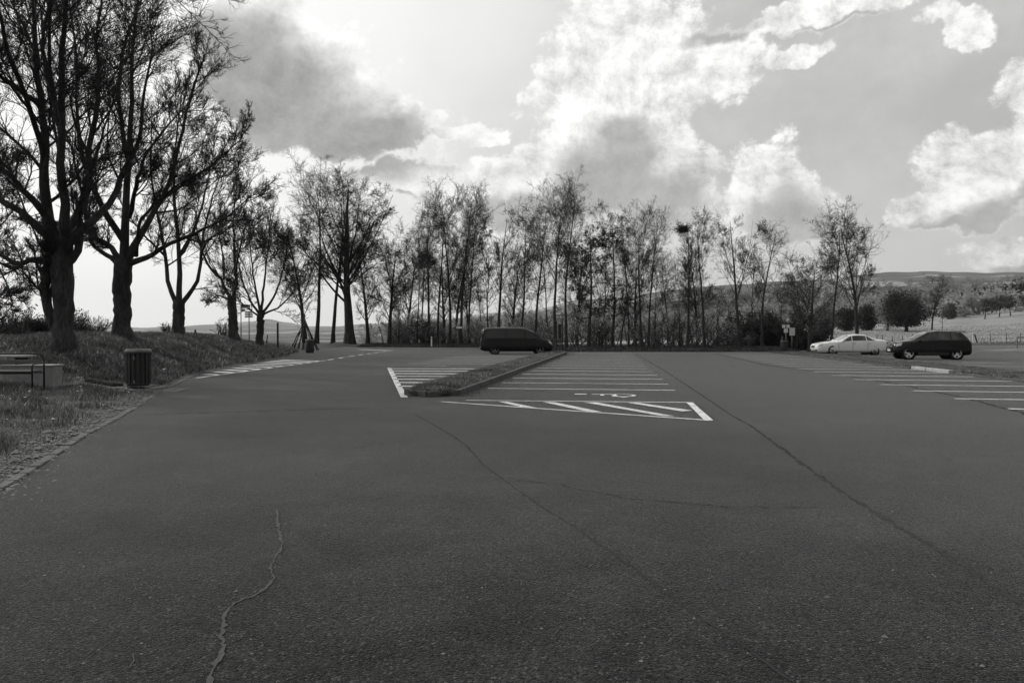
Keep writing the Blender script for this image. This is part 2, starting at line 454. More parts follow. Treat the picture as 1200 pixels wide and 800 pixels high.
# wheelchair pictogram in the first middle bay
wc = Flat(); zc = .012
c0 = np.array(g(727, 463.6)); ux = np.array([.99, -.14]); uy = np.array([.14, .99])
def W(a, b): return c0 + ux * a + uy * b
ring = [W(.36 * math.cos(t), .40 * math.sin(t)) for t in np.linspace(-2.2, 2.0, 20)]
wc.add(*strip(ring, .11, zc))
wc.add(*strip([W(-.2, .28), W(-.75, .2)], .16, zc))       # torso
wc.add(*strip([W(-.18, .28), W(-.12, -.28), W(-.02, -.42)], .13, zc + .002))
wc.add(*strip([W(-.48, .22), W(-.46, -.18)], .10, zc + .002))
wc.quad([W(-1.2, .12), W(-.88, .12), W(-.88, .36), W(-1.2, .36)], zc)
wc.quad([W(-.12, -.42), W(.0, -.42), W(.22, -.62), W(.1, -.68)], zc + .004)
wc.build('wheelchair_road_marking', M_paint)
w2 = Flat()
c0 = np.array(g(512, 429.2)); ring = [W(.36 * math.cos(t), .40 * math.sin(t)) for t in np.linspace(-2.2, 2.0, 20)]
w2.add(*strip(ring, .11, zc)); w2.add(*strip([W(-.2, .28), W(-.75, .2)], .16, zc)); w2.quad([W(-1.2, .12), W(-.88, .12), W(-.88, .36), W(-1.2, .36)], zc)
w2.add(*strip([W(-.18, .28), W(-.12, -.28), W(-.02, -.42)], .13, zc + .002))
w2.build('faded_wheelchair_marking', M_paint_old)

# seams, cracks and repairs in the paving
def rough_side(rs, n):
    r_ = rs.uniform(.1, 1.9, n + 2); return ((r_[:-2] + r_[1:-1] + r_[2:]) / 3)[:, None]
def crack(name, pix, amp, w, wv, m, seed, z=.004, step=.12):
    P = [g(*p) for p in pix]; o, ww = jitter(P, amp, step, seed, w, wv)
    V, Q = strip(o, np.array(ww), z); rs = np.random.RandomState(seed + 50)
    c = (V[:len(o)] + V[len(o):]) / 2; hv = V[:len(o)] - c
    V = np.concatenate([c + hv * rough_side(rs, len(o)), c - hv * rough_side(rs, len(o))])
    return tag(mesh_np(name, V, Q, m), kind='structure')
crack('paving_seam', [(745, 415), (776, 432.6), (821, 462), (856, 485.7), (880, 499), (940, 543), (1000, 585), (1100, 645), (1200, 710), (1300, 775)], .008, .04, .8, M_seam2, 1, .004, .07)
crack('paving_crack', [(485, 485), (520, 505), (545, 521), (567, 546), (600, 570), (640, 598), (670, 616), (740, 665), (815, 720), (870, 757), (930, 801), (960, 825)], .006, .014, .7, M_seam, 2, .0052, .06)
crack('cross_crack', [(600, 563), (650, 567), (700, 577), (740, 585), (800, 590), (850, 595), (960, 595)], .025, .018, 1.0, M_seam2, 3, .0045, .07)
crack('transverse_joint', [(168, 486), (235, 484), (300, 482), (400, 479), (478, 477)], .02, .05, .7, M_seam2, 4, .0046)
crack('bay_edge_joint', [(1290, 512), (1200, 484), (1130, 466), (1050, 449.5), (975, 438), (900, 428.5), (839, 414.6)], .02, .09, .5, M_seam, 5, .0062)
crack('pale_crack_repair', [(323, 598), (325, 612), (327, 628), (330, 642), (322, 655), (315, 666), (319, 680), (312, 689), (297, 699), (278, 706), (267, 714), (260, 727), (261, 738), (256, 750), (259, 763), (250, 780), (244, 800), (238, 830)], .006, .021, .5, M_pale, 6, .0056, .035)
crack('short_pale_crack', [(153, 768), (155, 774), (150, 785)], .003, .008, .5, M_pale, 8, .0056, .03)

# ------------------------------------------------------------------ kerbs and islands
M_kerb = mat('kerb_stone', .095, .9, .5, 6, .5, 25, var2=.3, scale2=30)
M_white_kerb = mat('limewashed_kerb', .42, .85, .3, 8, .4, 30)
def kerb_path(name, P, w, z0, z1, m, blocks=.9, gap=.012, seed=0):
    rs = np.random.RandomState(seed); mb = MB(); P = np.array(P, float)
    seg = np.linalg.norm(np.diff(P, axis=0), axis=1); cum = np.r_[0, np.cumsum(seg)]; L = cum[-1]
    s = 0
    while s < L - .05:
        e = min(s + blocks * rs.uniform(.9, 1.1), L)
        a = np.array([np.interp(s, cum, P[:, k]) for k in (0, 1)]); b = np.array([np.interp(e - gap, cum, P[:, k]) for k in (0, 1)])
        c = (a + b) / 2; dv = b - a; ll = np.linalg.norm(dv)
        mb.box((c[0] + rs.normal(0, .006), c[1], (z0 + z1) / 2 + rs.normal(0, .004)), (ll, w, z1 - z0), rz=math.atan2(dv[1], dv[0]) + rs.normal(0, .008), bev=min(.012, w * .15))
        s = e
    return tag(mb.build(name, m), kind='structure')
kl = [(float(edge_x(y)) - .08, y) for y in np.arange(0, 31, 1.0)]
kerb_path('kerb_stones', kl, .13, -.05, .022, M_kerb, .5, .02, 3)
# middle island
def island(name, right, leftf, y0, y1, zt, m, seed):
    ys = np.linspace(y0, y1, 60); us = np.linspace(0, 1, 9)
    Xs = np.array([[leftf(y) * (1 - u) + right(y) * u for u in us] for y in ys]); Ys = np.array([[y] * 9 for y in ys])
    prof = np.sin(np.clip(us, 0, 1) * PI) ** .6
    endp = np.minimum(1, np.minimum((ys - y0) / .5, (y1 - ys) / .8)) ** .5
    Zs = zt * .55 + zt * .6 * prof[None, :] * endp[:, None]
    return tag(grid_mesh(name, Xs, Ys, Zs, m), kind='structure')
isl_a = lambda y: isl(y) - .14; isl_b = lambda y: isl_l(y) + .14
island('island_soil', isl_a, isl_b, 20.35, 58.6, .14, M_turf, 1)
M_kdark = mat('kerb_concrete', .10, .85, .3, 5, .4, 30)
path = [(isl_l(58.5), 58.6)] + [(isl_l(y), y) for y in (50, 40, 30, 24, 22, 20.6)] + [(isl_l(20.4) + .25, 20.25), (isl(20.3) - .3, 20.2), (isl(20.6) - .02, 20.6)] + [(isl(y), y) for y in (24, 30, 40, 50, 58.3)] + [(isl(58.6) - .3, 58.7), (isl_l(58.6), 58.6)]
kerb_path('island_kerb', path, .13, -.02, .15, M_kdark, 1.0, .01, 5)
def r_f(y): return 16.85 + .0875 * (y - 26.2)
def r_b(y): return r_f(y) + 2.7
island('right_island_soil', lambda y: r_b(y) - .1, lambda y: r_f(y) + .1, 14.3, 61.3, .11, M_turf, 2)
path = [(r_f(y), y) for y in (14, 20, 26, 31.0)]
kerb_path('right_island_kerb', path, .12, -.02, .07, M_kerb, 1.0, .01, 6)
kerb_path('white_kerb_stones', [(r_f(31.3) - .02, 31.3), (r_f(34.9) - .02, 34.9)], .2, -.02, .13, M_white_kerb, 1.2, .03, 7)
kerb_path('right_island_kerb_far', [(r_f(35.2), 35.2), (r_f(48), 48), (r_f(61.3), 61.3), (r_b(61.3), 61.3)], .12, -.02, .07, M_kerb, 1.0, .01, 8)

# paved pad of the litter bin, gravel patch, stones along the edge
pad = [(-10.9, 22.6), (-9.15, 21.9), (-9.4, 22.8), (-9.75, 23.6), (-11.3, 23.3)]
pz = hz(-10.4, 22.6)
M_pad = mat('paving_pad', .16, .9, .35, 9, .5, 30, var2=.3, scale2=30)
mbp = MB()
for i in range(5):
    for j in range(4):
        c = (-11.0 + .38 * i - .05 * j + .1, 22.15 + .36 * j - .12 * i + .3)
        mbp.box((c[0], c[1], hz(c[0], c[1]) - .035), (.36, .34, .10), rz=-.3, bev=.012)
tag(mbp.build('paving_slabs', M_pad), kind='structure')
# ------------------------------------------------------------------ scattered grass and gravel
def blades(name, n, sampler, hgt, wid, m, seed, label, cat, lean=.5, zf=None):
    rs = np.random.RandomState(seed)
    x, y, sc_ = sampler(rs, n); n = len(x)
    z = zf(x, y)
    a = rs.uniform(0, 2 * PI, n); H_ = hgt * rs.uniform(.4, 1.3, n) * sc_; W_ = wid * rs.uniform(.6, 1.4, n) * np.sqrt(sc_)
    lx = rs.normal(0, lean, n) * H_; ly = rs.normal(0, lean, n) * H_
    ca, sa = np.cos(a) * W_ / 2, np.sin(a) * W_ / 2
    P0 = np.stack([x - ca, y - sa, z - .01], 1); P1 = np.stack([x + ca, y + sa, z - .01], 1)
    P2 = np.stack([x + ca * .6 + lx * .35, y + sa * .6 + ly * .35, z + H_ * .6], 1); P3 = np.stack([x - ca * .6 + lx * .35, y - sa * .6 + ly * .35, z + H_ * .6], 1)
    P4 = np.stack([x + lx, y + ly, z + H_], 1)
    V = np.stack([P0, P1, P2, P3, P4], 1).reshape(-1, 3); b = np.arange(n) * 5
    Q = np.stack([b, b + 1, b + 2, b + 3], 1); T = np.stack([b + 3, b + 2, b + 4], 1)
    o = mesh_np(name, V, Q, m, T=T)
    tn = np.repeat(rs.lognormal(-.12, .5, n) * (.75 + .5 * clump_noise(x * .7, y * .7)), 5).astype(np.float32); at = o.data.attributes.new('tone', 'FLOAT', 'POINT'); at.data.foreach_set('value', tn)
    return tag(o, label, cat, kind='stuff')
def clump_noise(x, y, s=1.0):
    return .5 + .5 * np.sin(x * 2.3 * s + 1.7 * np.sin(y * 1.1 * s)) * np.sin(y * 2.9 * s + 1.3 * np.sin(x * 1.7 * s))
M_grass = mat('grass_blades', .145, tone=True, trans=.35, rough=.8, var=.45, scale=.8, var2=.5, scale2=9, spec=.3)
M_grass2 = mat('island_grass', .2, tone=True, trans=.45, rough=.8, var=.4, scale=1.2, var2=.5, scale2=10, spec=.3)
M_dry = mat('dry_leaf_litter', .24, .9, .4, 8)
def bank_s(rs, n):
    y = 5.5 * (70 / 5.5) ** rs.uniform(0, 1, n); t = rs.uniform(0, 1, n) ** .8 * np.interp(y, [5, 20, 70], [7, 12, 14]) + .1
    x = edge_x(y) - t
    k = clump_noise(x, y); 
    edge = sstep(.05, 1.0, t)
    keep = rs.uniform(0, 1, n) < (.35 + .65 * k) * (.35 + .65 * edge)
    keep &= ~((np.abs(x + 10.3) < .95) & (np.abs(y - 22.7) < .75))
    x, y, t, k = x[keep], y[keep], t[keep], k[keep]
    return x, y, (.3 + 1.1 * k ** 1.5) * (.45 + .55 * sstep(0, 1.5, t)) * (1 + y / 55)
hfun = lambda x, y: h(x, y) - .02
blades('grass_bank', 210000, bank_s, .115, .015, M_grass, 1, 'rough grass growing over the bank under the old trees', 'grass', zf=hfun)
def far_bank(rs, n):
    y = rs.uniform(24, 62, n); t = rs.uniform(.3, 11, n); return edge_x(y) - t, y, 1 + y / 30
blades('grass_upper_bank', 70000, far_bank, .085, .03, M_grass, 2, 'thicker grass on the upper part of the bank', 'grass', zf=hfun)
def isl_s(rs, n):
    y = 20.4 * (58.5 / 20.4) ** rs.uniform(0, 1, n); u = rs.uniform(.06, .94, n); x = (isl_l(y) * (1 - u) + isl(y) * u)
    k = clump_noise(x, y, 1.5); return x, y, (.55 + .6 * k) * (1 - y / 140) * (.6 + .4 * np.sin(u * PI))
blades('grass_island', 70000, isl_s, .21, .022, M_grass2, 3, 'tufted grass filling the long kerbed island beside the van', 'grass', zf=lambda x, y: 0 * x + .1)
def isr_s(rs, n):
    y = 14.3 * (61 / 14.3) ** rs.uniform(0, 1, n); u = rs.uniform(.0, 1, n) ; x = r_f(y) + .02 + 2.65 * u
    k = clump_noise(x, y, 1.2); keep = rs.uniform(0, 1, n) < .45 + .55 * k
    return x[keep], y[keep], ((.35 + .75 * k) * (1 - y / 110))[keep]
blades('grass_right_island', 90000, isr_s, .13, .02, M_grass2, 4, 'patchy weeds and grass on the island in front of the two parked cars', 'grass', zf=lambda x, y: 0 * x + .08)
def verge_s(rs, n):
    x = rs.uniform(-16, 24, n); y = far_edge(x) + rs.uniform(.2, 12, n) ** 1.0; return x, y, np.full(n, 1.6)
M_verge = mat('verge_grass', .07, .9, .3, .6, tone=True)
blades('grass_verge', 60000, verge_s, .07, .06, M_verge, 5, 'low dark grass verge at the far end of the car park', 'grass', zf=hfun)
def mead_s(rs, n):
    y = 100 * (170 / 100) ** rs.uniform(0, 1, n); s = rs.uniform(.25, .72, n); return s * y, y, np.full(n, 2.5)
M_meadow_g = mat('meadow_grass', .28, tone=True, trans=.4, rough=.9, var=.3, scale=.2) if 1 else mat('x', .2, .9, .3, .2)
blades('grass_meadow_edge', 30000, mead_s, .045, .07, M_meadow_g, 6, 'long pale grass along the fence of the meadow', 'grass', zf=hfun)

def chips(name, n, sampler, size, m, seed, label, cat, flat=.35, zf=hfun):
    rs = np.random.RandomState(seed); x, y, s_ = sampler(rs, n); n = len(x); z = zf(x, y)
    base = np.array([(1, 0, 0), (.3, .9, 0), (-.8, .5, 0), (-.7, -.6, 0), (.4, -.8, 0), (0.1, 0, 1)], float)
    V = base[None] * (1 + rs.normal(0, .18, (n, 6, 3))); V[:, :, 2] *= flat
    a = rs.uniform(0, 2 * PI, n); c, s2 = np.cos(a), np.sin(a)
    r_ = size * s_ * rs.lognormal(0, .45, n)
    vx = (V[:, :, 0] * c[:, None] - V[:, :, 1] * s2[:, None]) * r_[:, None] + x[:, None]; vy = (V[:, :, 0] * s2[:, None] + V[:, :, 1] * c[:, None]) * r_[:, None] + y[:, None]
    vz = V[:, :, 2] * r_[:, None] + z[:, None]
    b = np.arange(n) * 6
    T = np.concatenate([np.stack([b + i, b + (i + 1) % 5, b + 5], 1) for i in range(5)])
    return tag(mesh_np(name, np.stack([vx, vy, vz], -1).reshape(-1, 3), None, m, T=T), label, cat, kind='stuff')
M_gravel = mat('gravel_stone', .12, .85, .5, 3, var2=.3, scale2=20)
def edge_s(rs, n):
    y = 5.5 * (40 / 5.5) ** rs.uniform(0, 1, n); t = np.abs(rs.normal(0, .42, n)) + .0; side = rs.uniform(0, 1, n) < .035
    t = np.where(side, -t * .4, t); return edge_x(y) - t, y, 1 + y / 60
chips('gravel_edge', 16000, edge_s, .011, M_gravel, 3, 'loose grit and small stones along the edge of the asphalt', 'gravel', zf=lambda x, y: np.maximum(h(x, y) - .015, .0))
def edge_b(rs, n):
    y = 5.5 * (24 / 5.5) ** rs.uniform(0, 1, n); t = np.abs(rs.normal(.1, .45, n)); return edge_x(y) - t, y, 1 + 0 * y
chips('stones_edge', 420, edge_b, .032, M_pad, 5, 'larger pale stones scattered at the foot of the grass', 'stones', .55, zf=lambda x, y: h(x, y) + .0)
def path_s(rs, n):
    y = rs.normal(22.3, .35, n); x = rs.uniform(-13.2, -9.6, n); return x, y, 1 + 0 * x
chips('gravel_path', 9000, path_s, .018, M_pad, 6, 'strip of pale gravel between the picnic seats and the slatted bin', 'gravel', zf=lambda x, y: h(x, y) + .0)
def daisy(rs, n):
    y = rs.uniform(8, 40, n); t = rs.uniform(.5, 8, n); return edge_x(y) - t, y, 1 + y / 60
M_petal = mat('flower_pale', .5, .8)
chips('flowers_bank', 420, daisy, .013, M_petal, 7, 'tiny pale dandelion heads and litter in the bank grass', 'flowers', .5, zf=lambda x, y: h(x, y) + .07)
def lot_s(rs, n):
    y = 4 * (40 / 4) ** rs.uniform(0, 1, n); s = rs.uniform(-.6, .8, n); x = s * y
    k = x > edge_x(y) + .2; return x[k], y[k], 1 + 0 * x[k]
chips('grit_lot', 1300, lot_s, .0065, M_pad, 8, 'loose grit lying on the open asphalt', 'grit', .6, zf=lambda x, y: 0 * x + .002)
def isl_e(rs, n):
    y = 20.4 * (50 / 20.4) ** rs.uniform(0, 1, n); return isl(y) + np.abs(rs.normal(.05, .16, n)) + .07, y, 1 + y / 60
chips('debris_kerb', 2600, isl_e, .014, mat('kerb_debris', .05, .9), 9, 'dark leaf debris gathered along the island kerb', 'debris', .4, zf=lambda x, y: 0 * x + .004)

# ------------------------------------------------------------------ tree generator
def unit(v): return v / (np.linalg.norm(v, axis=-1, keepdims=True) + 1e-9)
def grow(rs, p0, d0, L, r0, r1, K, wig, trop, gnarl=0):
    n = len(p0); P = np.zeros((n, K, 3)); P[:, 0] = p0; d = unit(d0); st = (L / (K - 1))[:, None]
    for k in range(1, K):
        d = unit(d + rs.normal(0, wig, (n, 3)) + np.array([0, 0, trop]))
        P[:, k] = P[:, k - 1] + d * st
    t = np.linspace(0, 1, K)[None]
    Rr = r0[:, None] * (1 - t) ** .8 + r1[:, None] * (1 - (1 - t) ** .8) if True else 0
    Rr = r0[:, None] + (r1 - r0)[:, None] * t ** .85
    return P, Rr
def kids(rs, P, Rr, L, per, t0, t1, ang, asd, ratio, shape, rr, rmin):
    n, K, _ = P.shape
    idx = np.repeat(np.arange(n), per); m = len(idx)
    t = rs.uniform(t0, t1, m); u = t * (K - 1); k = np.minimum(u.astype(int), K - 2); f = (u - k)[:, None]
    p = P[idx, k] * (1 - f) + P[idx, k + 1] * f; tan = unit(P[idx, k + 1] - P[idx, k])
    ra = Rr[idx, k] * (1 - f[:, 0]) + Rr[idx, k + 1] * f[:, 0]
    ref = unit(rs.normal(0, 1, (m, 3))); side = unit(np.cross(tan, ref))
    a = R(1) * rs.normal(ang, asd, m)
    d = tan * np.cos(a)[:, None] + side * np.sin(a)[:, None]
    tt = (t - t0) / (t1 - t0 + 1e-6)
    if shape == 'cone': fl = 1 - .65 * tt
    elif shape == 'round': fl = .45 + .75 * np.sin(PI * np.clip(tt * .85 + .1, 0, 1))
    elif shape == 'column': fl = .75 + .4 * np.sin(PI * tt) - .12 * tt
    else: fl = 1 - .35 * tt
    Ln = L[idx] * ratio * fl * rs.uniform(.65, 1.25, m)
    r = np.maximum(ra * rr * rs.uniform(.6, 1.05, m), rmin)
    return p, d, Ln, r
def tubes(P, Rr, S):
    n, K, _ = P.shape
    T = unit(np.gradient(P, axis=1)); ref = np.where(np.abs(T[:, :1, 2:3]) > .8, np.array([1., 0, 0]), np.array([0, 0, 1.]))
    a = unit(np.cross(T, np.broadcast_to(ref, T.shape))); b = np.cross(T, a)
    an = np.arange(S) * 2 * PI / S
    V = P[:, :, None] + Rr[:, :, None, None] * (a[:, :, None] * np.cos(an)[None, None, :, None] + b[:, :, None] * np.sin(an)[None, None, :, None])
    i = np.arange(n * K * S).reshape(n, K, S)
    q = np.stack([i[:, :-1], np.roll(i[:, :-1], -1, 2), np.roll(i[:, 1:], -1, 2), i[:, 1:]], -1).reshape(-1, 4)
    return V.reshape(-1, 3), q
def join(lst):
    V = []; Q = []; n = 0
    for v, q in lst: V.append(v); Q.append(q + n); n += len(v)
    return np.concatenate(V), np.concatenate(Q)
def leaf_quads(rs, P, n, size, spread):
    N, K, _ = P.shape
    i = rs.randint(0, N, n); k = rs.randint(max(0, K // 2), K, n)
    c = P[i, k] + rs.normal(0, spread, (n, 3)); a = unit(rs.normal(0, 1, (n, 3))); b = unit(np.cross(a, rs.normal(0, 1, (n, 3))))
    s = size * rs.uniform(.5, 1.3, (n, 1)); a = a * s; b = b * s * .6
    V = np.stack([c - a, c - b, c + a, c + b], 1).reshape(-1, 3); q = np.arange(n * 4).reshape(-1, 4)
    return V, q
M_bark = mat('bark_dark', .05, .95, .45, 4, .9, 14, var2=.4, scale2=22, spec=.2, stretch=(1, 1, .25))
M_bark_pale = mat('bark_grey', .09, .95, .4, 5, .7, 18, var2=.3, scale2=25, spec=.2, stretch=(1, 1, .3))
M_twig = mat('twig_bark', .045, .9, spec=.2)
M_twig_mid = mat('twig_bark_grey', .05, .9, spec=.2)
M_leaf = mat('young_leaf_dark', .045, .75, .3, 3, spec=.3, trans=.45)
M_leaf_pale = mat('young_leaf_pale', .5, .75, .3, 3, spec=.3, trans=.55)

def tree_from(rs, name_root, levels, manual=None, trunk_lv=2, bark=M_bark, twig=M_twig, leaf=None, base_flare=1.5, link=True):
    pass

def make_tree(seed, H=15., r=.2, lean=(0, 0), trunks=1, first=.3, spread=40, n1=24, l1=.33, n2=9, n3=7, n4=4, shape='column', trop=.10,
              wig=.06, leaves=0, leaf_size=.06, leaf_m=None, bark=None, twig=None, tm=.009, fork=False, top=1.0, t1=.93, wig2=.10):
    rs = np.random.RandomState(seed)
    d0 = np.zeros((trunks, 3)); d0[:, 2] = 1; d0[:, 0] = lean[0]; d0[:, 1] = lean[1]
    if trunks > 1:
        a = np.arange(trunks) * 2 * PI / trunks + rs.uniform(0, 2); d0[:, 0] += np.cos(a) * .22; d0[:, 1] += np.sin(a) * .22
    L0 = np.full(trunks, H * .93) * rs.uniform(.85, 1, trunks); L0[0] = H * .93
    P0, R0 = grow(rs, np.zeros((trunks, 3)), d0, L0, np.full(trunks, r), np.full(trunks, r * .1), 13, .035, .02)
    R0[:, 0] *= 1.35; P0[:, 0, 2] -= .15
    lists_t = [tubes(P0, R0, 9)]; lists_c = []
    if fork:    # a few heavy ascending limbs that carry the crown
        p, d, L, rr = kids(rs, P0, R0, L0, fork, first * .8, .55, spread * .9, 6, .62, 'flat', .75, r * .3)
        rr = rr * .62; Pf, Rf = grow(rs, p, d, L, rr, rr * .15, 9, wig * .7, trop * 1.2)
        lists_t.append(tubes(Pf, Rf, 7))
        pf, df, Lf, rf = kids(rs, Pf, Rf, L, max(4, n1 // 3), .15, .98, spread, 12, .38, 'flat', .5, .02)
    p, d, L, rr = kids(rs, P0, R0, L0, n1, first, t1, spread, 12, l1, shape, .42, .018)
    if fork:
        p = np.concatenate([p, pf]); d = np.concatenate([d, df]); L = np.concatenate([L, Lf]); rr = np.concatenate([rr, rf])
    P1, R1 = grow(rs, p, d, L, rr, rr * .2, 7, wig, trop)
    lists_t.append(tubes(P1, R1, 5))
    p, d, L, rr = kids(rs, P1, R1, L, n2, .15, 1, 42, 13, .42, 'flat', .55, tm * 1.3)
    P2, R2 = grow(rs, p, d, L, rr, rr * .4, 5, wig2, trop * .8)
    lists_c.append(tubes(P2, R2, 4))
    p, d, L, rr = kids(rs, P2, R2, L, n3, .15, 1, 42, 15, .5, 'flat', .65, tm)
    P3, R3 = grow(rs, p, d, L, rr, rr * .6, 4, wig2, trop * .6)
    lists_c.append(tubes(P3, R3, 3)); tipP = P3
    if n4:
        p, d, L, rr = kids(rs, P3, R3, L, n4, .2, 1, 42, 18, .6, 'flat', .8, tm * .8)
        P4, R4 = grow(rs, p, d, np.maximum(L, .12), rr, rr * .7, 3, wig2, trop * .4)
        lists_c.append(tubes(P4, R4, 3)); tipP = P4
    out = {'trunk': (join(lists_t), bark or M_bark), 'branches': (join(lists_c), twig or M_twig)}
    if leaves: out['foliage'] = (leaf_quads(rs, tipP, leaves, leaf_size, .10), leaf_m or M_leaf)
    return out
def place(parts, name, x, y, z, rz, s, label, cat, group=None, meshes=None):
    root = empty(name, (x, y, z), rz, s); tag(root, label, cat, group)
    for k, (vq, m) in parts.items():
        if isinstance(vq, bpy.types.Mesh):
            o = bpy.data.objects.new(k, vq); col.objects.link(o); o.parent = root
        else:
            o = mesh_np(k, vq[0], vq[1], m, root, smooth=(k != 'foliage'))
    return root
def to_mesh(parts):
    """turn generated arrays into shared mesh data"""
    res = {}
    for k, (vq, m) in parts.items():
        o = mesh_np(k, vq[0], vq[1], m, None, smooth=(k != 'foliage')); me = o.data; bpy.data.objects.remove(o); res[k] = (me, m)
    return res

# the old trees on the bank: heavy limbs laid out by hand, everything finer grown from them
def old_tree(seed, px, Yd, limbs, label, twn=(9, 8, 6, 4), leaf=0, name='old_maple_tree', tm=.011, tops=None, holes=None, llen=.5):
    """limbs: list of (points [(px,py,depth offset)], radius px start, radius px end); first one is the trunk"""
    rs = np.random.RandomState(seed); k = Yd / F
    bx, bz = sx(px) * Yd, hz(sx(px) * Yd, Yd) - .03
    def W(p): 
        Yp = Yd + (p[2] if len(p) > 2 else 0); return np.array([sx(p[0]) * Yd - bx, Yp - Yd, CAM_H + (HOR - p[1]) / F * Yd - bz])
    Ts = []; Ps = []; Rs = []; Ls = []
    for i, (pts, r0, r1) in enumerate(limbs):
        W_ = np.array([W(p) for p in pts]); seg = np.r_[0, np.cumsum(np.linalg.norm(np.diff(W_, axis=0), axis=1))]
        K = 16; tt = np.linspace(0, seg[-1], K); P = np.stack([np.interp(tt, seg, W_[:, c]) for c in range(3)], 1)
        P[1:-1] = (P[:-2] + 2 * P[1:-1] + P[2:]) / 4
        P[1:-1] += rs.normal(0, .025, (K - 2, 3)) * min(1, r0 * k * 6)
        rr = ((r0 + (r1 - r0) * np.linspace(0, 1, K) ** .9) if i == 0 or r1 > 5 else (r0 * .8 + (r1 * .5 - r0 * .8) * np.linspace(0, 1, K) ** .7)) * k * (1 + rs.normal(0, .025, K))
        if i == 0: rr[:3] *= np.array([1.4, 1.18, 1.06]); P[0, 2] -= .1
        Ts.append(tubes(P[None], rr[None], 12 if r0 * k > .2 else 8))
        if i > 0: Ps.append(P); Rs.append(rr); Ls.append(seg[-1])
    P0 = np.stack(Ps); R0 = np.stack(Rs); L0 = np.array(Ls)
    p, d, L, rr = kids(rs, P0, R0, np.minimum(L0, 9), twn[0], .12, 1, 44, 14, llen, 'flat', .45, .026)
    P1, R1 = grow(rs, p, d, L, rr, rr * .3, 9, .10, .07); Ts.append(tubes(P1, R1, 6))
    Cs = []
    p, d, L, rr = kids(rs, P1, R1, L, twn[1], .1, 1, 40, 13, .5, 'flat', .55, tm * 1.6)
    P2, R2 = grow(rs, p, d, L, rr, rr * .4, 6, .10, .08); Cs.append(tubes(P2, R2, 4))
    p, d, L, rr = kids(rs, P2, R2, L, twn[2], .1, 1, 38, 14, .5, 'flat', .65, tm)
    P3, R3 = grow(rs, p, d, L, rr, rr * .55, 5, .11, .09); Cs.append(tubes(P3, R3, 3))
    p, d, L, rr = kids(rs, P3, R3, L, twn[3], .15, 1, 36, 14, .55, 'flat', .8, tm * .75)
    P4, R4 = grow(rs, p, d, np.maximum(L, .12), rr, rr * .6, 3, .12, .1); Cs.append(tubes(P4, R4, 3))
    parts = {'trunk': (join(Ts), M_bark), 'branches': (join(Cs), M_twig)}
    if leaf: parts['foliage'] = (leaf_quads(rs, P4, leaf, .026, .04), M_leaf)
    return place(parts, name, bx, Yd, bz, 0, 1, label, 'tree', 'old trees along the left bank')

old_tree(11, 68, 27, [
    ([(74, 403), (75, 388), (75, 350), (73, 310), (71, 278)], 10.5, 12.5),
    ([(66, 390), (58, 372), (53, 348), (53, 325), (58, 308), (65, 288, -.2)], 5.2, 6),
    ([(63, 318), (60, 300), (60, 285), (58, 270)], 7, 6),
    ([(66, 285), (52, 272), (38, 258), (20, 244), (0, 233), (-25, 222), (-60, 190)], 8, 3),
    ([(60, 308), (42, 302), (22, 312), (2, 298), (-20, 290), (-60, 262)], 5.5, 2),
    ([(76, 312), (88, 300), (96, 288), (97, 270), (92, 250), (98, 225), (112, 190), (128, 140)], 7, 2),
    ([(66, 282), (58, 262), (54, 240), (55, 200), (53, 160), (50, 110), (42, 50), (46, -40)], 9, 3),
    ([(72, 280), (74, 250, 1), (68, 210, 2), (60, 150, 2.5), (66, 90, 3), (62, 10, 3), (70, -60, 3)], 8, 2.5),
    ([(78, 282), (88, 255, -.5), (92, 220, -1), (104, 170, -1.5), (112, 110, -2), (118, 40, -2), (130, -50, -2)], 8, 2.5),
    ([(80, 284), (100, 262), (112, 240, 1), (118, 200, 1.5), (132, 150, 2), (138, 90, 2), (150, 30, 2)], 7, 2),
    ([(56, 255), (42, 220, -1), (20, 195, -1.5), (-5, 180, -2), (-30, 160, -2)], 6, 2),
    ([(103, 174, -1.45), (112, 90, -3), (150, 25, -4), (200, 12, -4), (246, 22, -4)], 4, 1),
    ([(52, 128), (30, 98, -2), (5, 80, -3), (-30, 60, -3)], 5, 1.5),
    ([(98, 196, -1.2), (118, 70, -3), (160, 5, -4), (215, -20, -4)], 4, 1),
    ([(54, 188, 0), (62, 150, -1), (76, 100, -3), (85, 20, -4), (100, -60, -4)], 5, 1.5),
    ([(50, 110), (20, 40, 1), (-10, -20, 1)], 4, 1.5)],
    'massive dark old tree with a forked hollow trunk, nearest on the left bank', twn=(12, 10, 8, 4), leaf=2200, tm=.0075, llen=.45)
